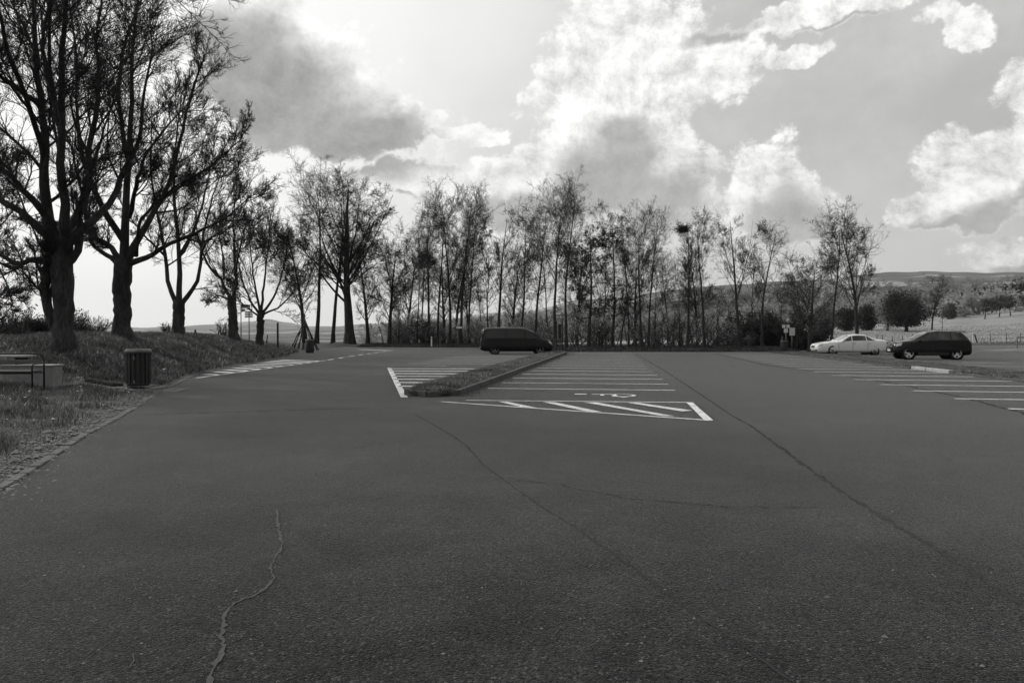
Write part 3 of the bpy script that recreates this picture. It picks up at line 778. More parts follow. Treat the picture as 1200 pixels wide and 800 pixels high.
old_tree(12, 143, 36, [
    ([(143, 393), (143, 370), (144, 335), (146, 305)], 9.5, 10),
    ([(139, 310), (126, 298), (112, 292), (107, 283), (107, 262), (100, 240)], 4.5, 1.5),
    ([(141, 303), (128, 286), (112, 277), (90, 270), (70, 262), (50, 250)], 5, 1.5),
    ([(146, 306), (148, 270), (150, 225), (152, 180), (158, 120), (156, 60), (164, 0), (166, -40)], 7, 1.5),
    ([(149, 310), (163, 305), (182, 299), (197, 287), (222, 276), (242, 268), (262, 258), (280, 246), (294, 230)], 5, 1),
    ([(150, 306), (162, 280), (172, 245, 1), (180, 200, 2), (192, 150, 2), (205, 90, 2), (222, 50, 2)], 6, 1.5),
    ([(148, 285), (134, 250, -1), (126, 200, -2), (120, 150, -2), (122, 90, -2), (112, 30, -2)], 5.5, 1.5),
    ([(152, 255), (172, 225, -1), (196, 190, -2), (222, 160, -2), (248, 130, -2)], 4, 1),
    ([(152, 190), (165, 130, -2), (185, 80, -3), (205, 30, -3), (225, -10, -3)], 4, 1),
    ([(176, 232, 1), (205, 200, 2), (240, 175, 2), (268, 150, 2)], 3, 1),
    ([(160, 300), (176, 262, -1), (200, 238, -1), (230, 215, -1), (262, 200, -1)], 3.5, 1)],
    'thick straight-trunked old tree with a long limb sweeping right, second on the bank', twn=(13, 10, 8, 4), leaf=1500, tm=.008, llen=.36)
old_tree(13, 209, 45, [
    ([(209, 394), (209, 375), (210, 352)], 7, 6.5),
    ([(207, 356), (198, 338), (195, 310), (193, 285), (186, 255), (180, 220), (176, 180), (182, 140)], 4, 1),
    ([(210, 354), (211, 320), (210, 285), (206, 245), (204, 205), (208, 160), (214, 110)], 4.5, 1),
    ([(213, 356), (222, 345), (233, 330), (236, 305), (237, 280), (244, 255), (252, 225), (262, 200)], 4, .8),
    ([(211, 300), (220, 270, 1), (226, 235, 1.5), (232, 190, 2), (240, 150, 2)], 3, .8),
    ([(194, 300), (180, 280, -1), (166, 262, -1), (152, 240, -1)], 2.2, .8),
    ([(236, 300), (250, 285, -1), (270, 272, -1), (290, 258, -1)], 2.2, .7)],
    'old tree with its short trunk forked into three upright limbs, third on the bank', twn=(9, 9, 7, 4), leaf=500, tm=.009, llen=.4)
old_tree(14, 273, 52, [
    ([(274, 399), (273, 375), (272, 347)], 5.8, 5),
    ([(271, 349), (263, 338), (262, 326), (252, 321), (243, 310), (236, 290), (230, 262), (234, 230)], 3, .8),
    ([(274, 348), (279, 336), (276, 318), (275, 290), (274, 262), (278, 225)], 3.2, .8),
    ([(268, 351), (256, 345), (247, 352), (240, 360)], 1.8, .6),
    ([(263, 326), (256, 300, 1), (250, 270, 1), (254, 235, 1)], 2, .6),
    ([(276, 322), (286, 300, -1), (292, 275, -1), (300, 245, -1)], 2, .6)],
    'lower crooked old tree with knobbly stubby limbs and a small tag on its trunk', twn=(8, 8, 6, 3), leaf=300, tm=.010)
old_tree(15, 304, 56, [
    ([(304, 403), (305, 385), (306, 364)], 4.4, 4),
    ([(304, 368), (292, 350), (283, 325), (278, 300), (272, 275)], 2, .6),
    ([(305, 366), (300, 340), (296, 310), (293, 280), (296, 255)], 2.2, .6),
    ([(306, 366), (309, 340), (312, 310), (316, 280), (318, 250)], 2.4, .6),
    ([(308, 366), (320, 352), (330, 325), (336, 300), (342, 270)], 2.2, .6),
    ([(309, 368), (328, 360), (342, 345), (352, 325), (360, 300)], 1.8, .5),
    ([(303, 370), (288, 360), (276, 345), (266, 330)], 1.6, .5)],
    'small vase-shaped tree beside the hiking signpost, last on the bank', twn=(9, 8, 7, 4), leaf=900, tm=.010)
old_tree(16, -42, 33, [
    ([(-42, 395), (-42, 340), (-40, 290)], 9, 7),
    ([(-40, 300), (-25, 260), (-10, 220), (0, 180)], 4, 1),
    ([(-41, 330), (-25, 310), (-8, 300), (8, 330), (16, 360)], 3, .8),
    ([(-41, 320), (-20, 285), (5, 262), (20, 240)], 3, .8),
    ([(-42, 310), (-50, 250), (-45, 180), (-40, 100)], 5, 1.5),
    ([(-40, 345), (-18, 340), (2, 350), (20, 345)], 2, .6)],
    'tree at the left edge of the photo, only its drooping twigs in view', twn=(8, 8, 6, 3))
# ------------------------------------------------------------------ the row of trees across the far end of the car park
PROTO = {}
def proto(k, **kw): PROTO[k] = to_mesh(make_tree(**kw))
proto('slim_a', seed=21, H=15, r=.2, first=.3, spread=36, n1=22, l1=.36, n2=9, n3=6, n4=4, tm=.009, trop=.06, twig=M_twig_mid)
proto('slim_b', seed=22, H=15, r=.18, first=.38, spread=32, n1=18, l1=.32, n2=9, n3=6, n4=4, tm=.009, trop=.07, twig=M_twig_mid)
proto('twin', seed=23, H=15, r=.17, trunks=2, first=.33, spread=34, n1=13, l1=.34, n2=9, n3=6, n4=3, tm=.009, trop=.06, leaves=900, leaf_size=.05)
proto('leafy_a', seed=24, H=14, r=.2, first=.22, spread=50, n1=24, l1=.34, n2=8, n3=6, n4=3, leaves=2800, leaf_size=.065, tm=.009, trop=.05)
proto('leafy_b', seed=25, H=14, r=.19, first=.28, spread=46, n1=20, l1=.33, n2=8, n3=6, n4=3, leaves=1500, leaf_size=.06, tm=.009, trop=.05)
proto('dark_leafy', seed=26, H=13, r=.21, first=.2, spread=64, n1=26, l1=.34, n2=8, n3=5, n4=2, leaves=6500, leaf_size=.10, trop=.02, tm=.010)
proto('forked', seed=27, H=15, r=.22, first=.36, spread=34, n1=8, l1=.3, n2=9, n3=7, n4=4, fork=4, tm=.009, wig=.06, trop=.06)
proto('broad', seed=28, H=15.5, r=.42, first=.28, spread=42, n1=18, l1=.42, n2=9, n3=7, n4=4, fork=8, tm=.010, shape='round', leaves=2500, leaf_size=.04, trop=.06)
proto('bushy', seed=29, H=10, r=.24, first=.2, spread=50, n1=28, l1=.40, n2=9, n3=7, n4=4, shape='round', trop=.05, tm=.010, twig=M_twig_mid, leaves=2000, leaf_size=.045, leaf_m=M_leaf_pale)
proto('bushy_b', seed=33, H=11, r=.22, first=.22, spread=45, n1=26, l1=.38, n2=9, n3=7, n4=4, shape='round', trop=.06, tm=.010, leaves=1500, leaf_size=.05)
proto('sapling', seed=30, H=6, r=.06, first=.25, spread=38, n1=14, l1=.36, n2=7, n3=5, n4=0, tm=.007, wig=.08, trop=.06)
proto('open_tree', seed=31, H=14, r=.22, first=.3, spread=40, n1=8, l1=.36, n2=9, n3=7, n4=4, fork=7, tm=.010, wig=.06, shape='round', twig=M_twig_mid, trop=.06)
proto('orchard', seed=32, H=5.5, r=.16, first=.3, spread=58, n1=22, l1=.42, n2=9, n3=7, n4=4, shape='round', trop=.03, tm=.016, wig=.15, twig=M_twig_mid)
NOMH = {'slim_a': 15, 'slim_b': 15, 'twin': 15, 'leafy_a': 14, 'leafy_b': 14, 'dark_leafy': 13, 'forked': 15, 'broad': 15.5, 'bushy': 10, 'bushy_b': 11, 'sapling': 6, 'open_tree': 14, 'orchard': 5.5}
def put(pk, px, topy, dY, rot, label, name='bare_tree', group='trees in the row behind the car park', w=1.0, lean=0, Yabs=None):
    if Yabs is None:
        Yd = 75.
        for _ in range(6): Yd = float(far_edge(sx(px) * Yd)) + dY
    else: Yd = Yabs
    x = sx(px) * Yd; z = hz(x, Yd) - .02
    Hh = CAM_H + (HOR - topy) / F * Yd - z; s = Hh / (NOMH[pk] * .99)
    root = place(PROTO[pk], name, x, Yd, z, rot, (s * w, s * w, s), label, 'tree', group)
    if lean: root.rotation_euler = (0, lean, 0); root.rotation_euler[2] = 0
    return root
G = 'trees in the row behind the car park'
row = [
 ('bushy_b', 357, 262, 4, .3, 'dark multi-stemmed tree rising from the wigwam of poles on the left bank', 1),
 ('slim_a', 371, 214, 5, 1.1, 'tall fine-twigged tree just right of the pole wigwam', 1.1),
 ('slim_b', 390, 216, 6, 2.0, 'slim straight tree between the wigwam and the broadest crown of the row', 1.1),
 ('broad', 410, 212, 5, .5, 'broad-crowned thick tree, the widest and fullest of the far row', 1.18),
 ('bushy', 431, 284, 9, 2.4, 'lower bushy tree under the right side of the broadest crown', .9),
 ('bushy_b', 456, 283, 4, 1.7, 'dark rounded tree with a thick leaning double trunk right of the broad crown', 1.15),
 ('sapling', 467, 335, 6, .2, 'small tree with a twisted stem right of the double trunk', 1.2),
 ('slim_b', 488, 250, 6, 3.1, 'very thin tall tree leaning left, standing alone in a gap of the row', .55),
 ('twin', 503, 246, 8, .9, 'leafy-topped twin-stemmed tree left of the blank little sign', .8),
 ('leafy_b', 513, 231, 5, 2.2, 'tree with a dense dark tuft at its top, behind the short white post', .72),
 ('slim_a', 527, 236, 6, .1, 'fine twiggy tree directly left of the blank little sign', .85),
 ('bushy', 520, 300, 9, 4.0, 'bushy fine-twigged tree filling the space behind the white post', .9),
 ('slim_b', 540, 225, 5, 1.5, 'tallest bare tree directly behind the blank little sign', .9),
 ('slim_a', 550, 240, 8, 2.9, 'slim bare tree between the little sign and the van', .7),
 ('bushy_b', 549, 310, 11, .6, 'rounded bushy tree behind the gap left of the van', .8),
 ('sapling', 571, 300, 6, 1.9, 'short knotted tree above the rear of the van', 1.3),
 ('forked', 584, 246, 6, .4, 'open bare tree with forking limbs above the middle of the van', .95),
 ('leafy_a', 611, 250, 6, 1.0, 'leafy tree above the front half of the van', .75),
 ('leafy_b', 627, 236, 7, 2.6, 'tall leaf-flecked tree with a forked foot, just right of the van', .8),
 ('slim_a', 651, 226, 6, 3.3, 'tall bare tree standing directly behind the roofed wooden board', .95),
 ('slim_b', 664, 228, 5, .8, 'slender bare tree with a narrow crown right of the roofed wooden board', .95),
 ('dark_leafy', 690, 262, 5, 1.2, 'darkest and densest leafy tree near the middle of the row', .95),
 ('sapling', 702, 330, 8, 2.2, 'thin understory tree between the two darkest leafy trees', 1),
 ('leafy_a', 717, 246, 6, 2.0, 'tall leafy tree with a curved trunk right of the darkest one', .85),
 ('leafy_b', 727, 330, 5, 3.0, 'short leafy sapling with a crooked stem', 1.4),
 ('slim_b', 737, 268, 12, 4.4, 'faint slim tree farther back, left of the tree with two close stems', .7),
 ('slim_a', 752, 254, 6, 4.0, 'bare tree with a feathery crown, one of two close stems', .8),
 ('slim_b', 760, 251, 5, 1.3, 'straight dark-stemmed tree close beside the feathery one', .8),
 ('sapling', 767, 318, 8, .9, 'low leaf-flecked sapling beside the two close stems', 1.3),
 ('sapling', 797, 330, 8, 3.7, 'low bare sapling left of the tree carrying the nest', 1.2),
 ('leafy_b', 826, 250, 5, .3, 'leaf-flecked tree right of the tree carrying the nest', .85),
 ('sapling', 841, 338, 9, 2.5, 'small pale sapling between two tall trunks', 1.2),
 ('sapling', 853, 345, 11, .5, 'lowest thin sapling left of the wide forked tree', 1.0),
 ('forked', 867, 248, 5, 2.1, 'bare tree whose trunk forks into a wide open fan', 1.0),
 ('sapling', 881, 300, 6, 1.4, 'thin small tree between the open fan and the leaning tree', .9),
 ('bushy', 938, 325, 10, 1.1, 'low twiggy tree behind the two sign posts', .9),
]
for pk, px, ty, dY, rot, lab, w in row:
    nm = {'slim_a': 'slender_tree', 'slim_b': 'slender_tree', 'twin': 'twin_stemmed_tree', 'leafy_a': 'leafy_tree', 'leafy_b': 'leafy_tree', 'dark_leafy': 'leafy_tree', 'forked': 'forked_tree', 'broad': 'broad_tree', 'bushy': 'bushy_tree', 'bushy_b': 'bushy_tree', 'sapling': 'small_tree'}[pk]
    put(pk, px, ty, dY, rot, lab, nm, G, w)
for i, (px, ty) in enumerate([(478, 300), (493, 292), (533, 282), (562, 318), (600, 296), (640, 292), (676, 290), (705, 286), (744, 300), (783, 306), (817, 304), (912, 322)]):
    put(('bushy', 'slim_a', 'bushy_b', 'slim_b')[i % 4], px, ty, 13 + (i * 7 % 5), i * 1.3, 'faint fine-twigged tree standing farther back behind the row', 'background_tree', 'fainter trees behind the row', .9)
nt_ = put('forked', 806, 258, 5, 4.2, 'bare tree carrying a dark round nest near its top', 'forked_tree', G, .72)
le = put('slim_b', 893, 268, 5, 0, 'bare tree leaning right, last tall one before the sign posts', 'slender_tree', G, 1.1)
le.rotation_euler = (0, R(5.5), 0)
# nest
Yn = nt_.location.y - .3; xn = sx(800) * Yn; zn = CAM_H + (HOR - 269) / F * Yn
rs = np.random.RandomState(5)
p = rs.normal(0, 1, (420, 3)); p = unit(p) * np.array([.42, .42, .3]) * rs.uniform(.5, 1, (420, 1)); d = unit(rs.normal(0, 1, (420, 3)) * np.array([1, 1, .4]))
P, Rr = grow(rs, p, d, rs.uniform(.3, .6, 420), np.full(420, .018), np.full(420, .01), 3, .2, 0)
V, Q = tubes(P, Rr, 3); nest = mesh_np('nest', V, Q, M_twig); nest.location = (xn, Yn, zn)
tag(nest, 'dark round bundle of sticks lodged in the crown of a bare tree', 'nest')

# trees at the right, beside the sign posts and behind the two cars
put('bushy', 949, 305, 0, .2, 'low spreading tree whose pale-edged trunk stands left of the white car', 'spreading_tree', 'trees beside the parked cars', 1.1, Yabs=60)
put('slim_a', 974, 262, 0, 1.2, 'tall thin tree behind the bonnet of the white car', 'slender_tree', 'trees beside the parked cars', .95, Yabs=72)
rt = put('open_tree', 1004, 250, 0, 4.07, 'large open bare tree with a white band on its foot behind the white car', 'banded_tree', 'trees beside the parked cars', 1.05, Yabs=74)
rs_ = rt.scale[2]
mb = MB(); mb.lathe([(.36, 0.0), (.37, .02), (.34, .2), (.335, .22)], 20, (0, 0, 1.0), cap=False)
band = mb.build('trunk_band', mat('white_band', .6, .8), rt, True)
put('slim_b', 1092, 326, 0, .7, 'thin pale young tree rising behind the roof of the dark car', 'young_tree', 'trees beside the parked cars', 1.5, Yabs=100)
put('sapling', 1104, 356, 0, 1.1, 'little bare tree in the meadow right of the thin pale one', 'small_tree', 'trees beside the parked cars', 1.2, Yabs=150)

# ------------------------------------------------------------------ crowns made of leaf clumps, for trees of the meadow and the woods
def crown(rs, rad, n, size, clumps=26, hollow=.55, cone=False, drop=.0):
    rad = np.array(rad, float)
    if cone:
        h_ = rs.uniform(0, 1, clumps) ** .8; a = rs.uniform(0, 2 * PI, clumps)
        c = np.stack([np.cos(a) * (1 - h_) * .8, np.sin(a) * (1 - h_) * .8, h_ * 2 - 1], 1); cs = .25 * (1.15 - h_)
    else:
        c = unit(rs.normal(0, 1, (clumps, 3))) * rs.uniform(hollow, .95, (clumps, 1)); cs = np.full(clumps, .24)
    i = rs.randint(0, clumps, n)
    p = c[i] + rs.normal(0, 1, (n, 3)) * cs[i][:, None]
    if not cone: p[:, 2] = np.maximum(p[:, 2], -1 + rs.uniform(0, .25, n))
    p = p * rad
    a = unit(rs.normal(0, 1, (n, 3))); b = unit(np.cross(a, rs.normal(0, 1, (n, 3)))); s = size * rs.uniform(.5, 1.4, (n, 1))
    V = np.stack([p - a * s, p - b * s * .7, p + a * s, p + b * s * .7], 1).reshape(-1, 3)
    return V, np.arange(n * 4).reshape(-1, 4)
M_ever = mat('evergreen_leaf', .035, .7, .35, 1.0, spec=.3, trans=.2)
M_pale_leaf = mat('pale_spring_leaf', .28, .8, .3, .6, spec=.2, trans=.45)
M_mid_leaf = mat('mid_spring_leaf', .15, .8, .3, .6, spec=.2, trans=.45)
def meadow_tree(px, basey, topy, wpx, Yd, m, seed, label, name='round_tree', group=None, cone=False, n=5000, trunk_frac=.15, size=.16, clumps=34, cat='tree'):
    rs = np.random.RandomState(seed); x = sx(px) * Yd; z = hz(x, Yd) - .05
    H_ = CAM_H + (HOR - topy) / F * Yd - z; w_ = wpx / F * Yd
    root = tag(empty(name, (x, Yd, z)), label, cat, group)
    ch = H_ * (1 - trunk_frac) / 2
    V, Q = crown(rs, (w_ / 2, w_ / 2, ch), n, size, clumps, cone=cone); V[:, 2] += H_ - ch
    P0, R0 = grow(rs, np.zeros((1, 3)), np.array([[.05, 0, 1.]]), np.array([H_ * .8]), np.array([w_ * .045 + .06]), np.array([.03]), 7, .04, .03)
    p, d, L, rr = kids(rs, P0, R0, np.array([H_]), 14, .25, .95, 50, 12, .38, 'round', .5, .02); P1, R1 = grow(rs, p, d, L, rr, rr * .2, 6, .12, .05)
    tv = join([tubes(P0, R0, 8), tubes(P1, R1, 5)])
    mesh_np('trunk', tv[0], tv[1], M_bark, root, True); mesh_np('crown', V, Q, m, root)
    return root
GM = 'trees on the meadow slope'
meadow_tree(1062, 388, 343, 44, 150, M_ever, 51, 'dark dense evergreen tree with a short trunk standing alone in the meadow', 'evergreen_tree', GM, n=15000, trunk_frac=.12, size=.13, clumps=44)
meadow_tree(1040, 386, 350, 26, 158, M_pale_leaf, 52, 'pale blossoming tree touching the left side of the lone dark evergreen', 'pale_tree', GM, n=6000, trunk_frac=.05, size=.11)
meadow_tree(1015, 383, 358, 22, 165, M_ever, 53, 'dark evergreen bush partly hidden behind the white-banded tree', 'evergreen_bush', GM, n=6000, trunk_frac=.02)
meadow_tree(990, 384, 362, 26, 170, M_ever, 153, 'second dark bush, left of the white-banded tree', 'evergreen_bush', GM, n=6000, trunk_frac=.02)
meadow_tree(962, 386, 360, 30, 150, M_mid_leaf, 154, 'mid-toned bush behind the bonnet of the white car', 'round_bush', GM, n=5000, trunk_frac=.02)
for i, (px, by, ty, w_, Yd, lab) in enumerate([
    (1154, 372, 349, 22, 200, 'orchard tree with a short dark trunk, leftmost of the four on the slope'),
    (1171, 370, 346, 22, 205, 'orchard tree second from the left on the slope, with a stubby trunk'),
    (1184, 369, 345, 22, 206, 'orchard tree with a dark leaning trunk, third on the slope'),
    (1205, 369, 344, 26, 204, 'orchard tree cut by the right edge of the photo')]):
    x = sx(px) * Yd; z = hz(x, Yd)
    s = (CAM_H + (HOR - ty) / F * Yd - z) / 5.6
    r_ = place(PROTO['orchard'], 'orchard_tree', x, Yd, z, i * 1.7, (s * 1.0, s * 1.0, s), lab, 'tree', 'orchard trees on the slope')
    rs = np.random.RandomState(60 + i); V, Q = crown(rs, (2.3, 2.3, 1.7), 2600, .09, 30); V[:, 2] += 3.9; mesh_np('foliage', V, Q, M_mid_leaf, r_)
for i, (px, by, ty, w_, Yd, m, lab, cone) in enumerate([
    (1141, 361, 347, 19, 250, M_pale_leaf, 'pale rounded bush behind the leftmost orchard tree', False),
    (1164, 352, 342, 16, 300, M_mid_leaf, 'rounded tree above the gap between the first two orchard trees', False),
    (1122, 365, 346, 12, 240, M_pale_leaf, 'pale upright tree left of the pale rounded bush', False),
    (1112, 370, 357, 14, 215, M_mid_leaf, 'small round bush at the lower left end of the hedge line', False),
    (1100, 365, 348, 16, 260, M_mid_leaf, 'mid grey bushy tree behind the thin pale young tree', False),
    (1127, 360, 344, 13, 285, M_ever, 'darker narrow conifer left of the conifer wood', True)]):
    meadow_tree(px, by, ty, w_, Yd, m, 70 + i, lab, 'conifer_tree' if cone else 'round_bush', GM, cone=cone, n=3500, trunk_frac=.04, size=.2)

def wood(name, pts, m, seed, label, size=(2.5, 4.5), hh=(5, 8), leaf=.45, n=260, cone=False, cat='woodland'):
    """many crowns merged: a far-off wood that reads as one mass"""
    rs = np.random.RandomState(seed); parts = []
    base = [crown(rs, (1, 1, 1), n, .16, 22, cone=cone) for _ in range(6)]
    for (px, Yd) in pts:
        x = sx(px) * Yd; z = hz(x, Yd); V, Q = base[rs.randint(6)]
        w_ = rs.uniform(*size); h_ = rs.uniform(*hh) / 2
        a = rs.uniform(0, 6.28); c, s = math.cos(a), math.sin(a)
        V2 = np.stack([(V[:, 0] * c - V[:, 1] * s) * w_ + x, (V[:, 0] * s + V[:, 1] * c) * w_ + Yd, V[:, 2] * h_ + z + h_ * .9], 1)
        parts.append((V2, Q))
    V, Q = join(parts)
    return tag(mesh_np(name, V, Q, m), label, cat, kind='stuff')
rs = np.random.RandomState(91)
pts = [(rs.uniform(1128, 1330), rs.uniform(310, 430)) for _ in range(330)]
pts = [(px, Y) for px, Y in pts if px > 1128 + (Y - 300) * -.05 + 14]
wood('conifer_wood', pts, M_ever, 3, 'dark wood of pointed conifers along the top of the meadow', (1.5, 2.3), (5.5, 9.5), n=420, cone=True)
def rnd(n, p0, p1, y0, y1): return [(rs.uniform(p0, p1), math.exp(rs.uniform(math.log(y0), math.log(y1)))) for _ in range(n)]
wood('mixed_wood_slope', rnd(340, 640, 1150, 270, 640), mat('wood_leaf_mid', .27, .85, .4, .05, spec=.2, trans=.4), 4, 'mixed bare wood covering the lower slope behind the row of trees', (3, 5), (6, 11), n=260)
wood('pale_wood_slope', rnd(170, 650, 1190, 230, 560), mat('wood_leaf_pale', .36, .85, .3, .05, spec=.2, trans=.4), 5, 'paler budding trees scattered through the wooded slope', (3, 5), (5, 9), n=260)
wood('far_wood', rnd(700, 560, 1300, 640, 2400), mat('wood_leaf_far', .14, .85, .5, .01, spec=.2, trans=.4), 6, 'distant woodland on the upper hillside', (6, 12), (10, 18), n=110)
wood('valley_wood', rnd(34, 420, 640, 200, 380), mat('wood_leaf_valley', .32, .85, .4, .05, spec=.2, trans=.4), 7, 'bare wood in the dip of the valley behind the left half of the row', (3, 5), (6, 10), n=260)

# undergrowth at the foot of the row
M_brush = mat('brush_twig', .10, .9, spec=.2)
def thicket(name, spots, seed, label, leaf_m, hh=(1.5, 4), twm=.01, leaves=900, lsz=.06, twig=None):
    rs = np.random.RandomState(seed); bases = []
    for k in range(4):
        n = 8; d = np.stack([rs.normal(0, .6, n), rs.normal(0, .6, n), np.ones(n)], 1)
        P0, R0 = grow(rs, rs.normal(0, .22, (n, 3)) * np.array([1, 1, 0]), d, rs.uniform(.6, 1, n), np.full(n, .02), np.full(n, .006), 6, .12, .05)
        p, dd_, L, rr = kids(rs, P0, R0, np.ones(n), 7, .15, 1, 40, 12, .35, 'flat', .6, .007); P1, R1 = grow(rs, p, dd_, L, rr, rr * .5, 4, .15, .1)
        p, dd_, L, rr = kids(rs, P1, R1, L, 6, .1, 1, 45, 12, .5, 'flat', .7, .004); P2, R2 = grow(rs, p, dd_, L, rr, rr * .6, 3, .15, .1)
        tw = join([tubes(P0, R0, 4), tubes(P1, R1, 3), tubes(P2, R2, 3)]); lf = leaf_quads(rs, P2, leaves, lsz / 3, .05)
        bases.append((tw, lf))
    A = []; B = []
    for x, y in spots:
        tw, lf = bases[rs.randint(4)]; s = rs.uniform(*hh); a = rs.uniform(0, 6.28); c, sn = math.cos(a), math.sin(a); z = hz(x, y)
        for src, dst in ((tw, A), (lf, B)):
            V = src[0]; dst.append((np.stack([(V[:, 0] * c - V[:, 1] * sn) * s + x, (V[:, 0] * sn + V[:, 1] * c) * s + y, V[:, 2] * s + z], 1), src[1]))
    tv, tq = join(A); lv, lq = join(B)
    V = np.concatenate([tv, lv]); Q = np.concatenate([tq, lq + len(tv)])
    mi = np.r_[np.zeros(len(tq), int), np.ones(len(lq), int)]
    return tag(mesh_np(name, V, Q, None, mats=[twig or M_brush, leaf_m], mi=mi), label, 'undergrowth', kind='stuff')
rs = np.random.RandomState(44)
def spots(n, x0, x1, d0, d1):
    x = rs.uniform(x0, x1, n); return [(a, float(far_edge(a)) + rs.uniform(d0, d1)) for a in x]
thicket('undergrowth_left', spots(34, -16, 3, 6, 20), 1, 'tangled budding undergrowth beneath the left half of the tree row', M_leaf_pale, (1.2, 4.2), leaves=900)
thicket('undergrowth_middle', spots(34, 2, 22, 6, 20), 2, 'thin saplings and scrub beneath the right half of the tree row', M_leaf_pale, (1.0, 3.6), leaves=500)
thicket('undergrowth_right', [(rs.uniform(20, 27.5), rs.uniform(68, 80)) for _ in range(26)], 3, 'leafy scrub around the bin and sign posts', M_leaf, (1.4, 3.0), leaves=1700, lsz=.12, twig=M_twig)  # dark leaf and twig colours carry the shade inside this scrub
thicket('undergrowth_bank', [(float(edge_x(y)) - rs.uniform(10.5, 14), y) for y in rs.uniform(26, 45, 34)], 4, 'dark scrub and brambles on the crest behind the old trees', M_leaf, (.8, 1.9), leaves=700, lsz=.1)
thicket('hedge_behind_bench', [(float(edge_x(y)) - t, y) for y, t in zip(rs.uniform(36, 50, 40), rs.uniform(11, 19, 40))], 5, 'low twiggy scrub on the skyline left of the thick trees', M_leaf, (.8, 2.0), leaves=500)
# single bushes on the skyline of the bank
def bush(px, Yd, hgt, wid, seed, label, m, zoff=0):
    r_ = np.random.RandomState(seed); x = sx(px) * Yd; z = hz(x, Yd)
    root = tag(empty('skyline_bush', (x, Yd, z - .1)), label, 'bush', 'bushes on the skyline of the bank')
    n = 14; d = np.stack([r_.normal(0, .45, n), r_.normal(0, .45, n), np.ones(n)], 1)
    P0, R0 = grow(r_, np.zeros((n, 3)), d, r_.uniform(.6, 1, n) * hgt, np.full(n, .03), np.full(n, .01), 6, .12, .05)
    p, dd_, L, rr = kids(r_, P0, R0, np.full(n, hgt), 8, .15, 1, 40, 12, .3, 'flat', .6, .01); P1, R1 = grow(r_, p, dd_, L, rr, rr * .5, 4, .15, .1)
    p, dd_, L, rr = kids(r_, P1, R1, L, 7, .1, 1, 45, 12, .5, 'flat', .7, .007); P2, R2 = grow(r_, p, dd_, L, rr, rr * .6, 3, .15, .1)
    v = join([tubes(P0, R0, 4), tubes(P1, R1, 3), tubes(P2, R2, 3)]); mesh_np('branches', v[0], v[1], M_twig, root)
    if m: v = leaf_quads(r_, P2, 1600, .05, .08); mesh_np('foliage', v[0], v[1], m, root)
bush(44, 40, 1.5, 2, 1, 'leafy dark bush just left of the massive forked trunk', M_leaf)
bush(82, 41, 1.7, 2, 2, 'dark conifer-like bush just right of the massive forked trunk', M_leaf)
bush(112, 48, 2.0, 2, 3, 'bare spiky bush between the first and second old trees', None)
bush(196, 52, 1.1, 2, 4, 'thin bare bush left of the third old tree', None)
bush(262, 60, 1.6, 2, 5, 'thin bare bush left of the crooked old tree', None)
bush(562 - 65, 86, 3.4, 2, 6, 'dark bramble bush at the foot of the thin leaning tree', M_leaf)

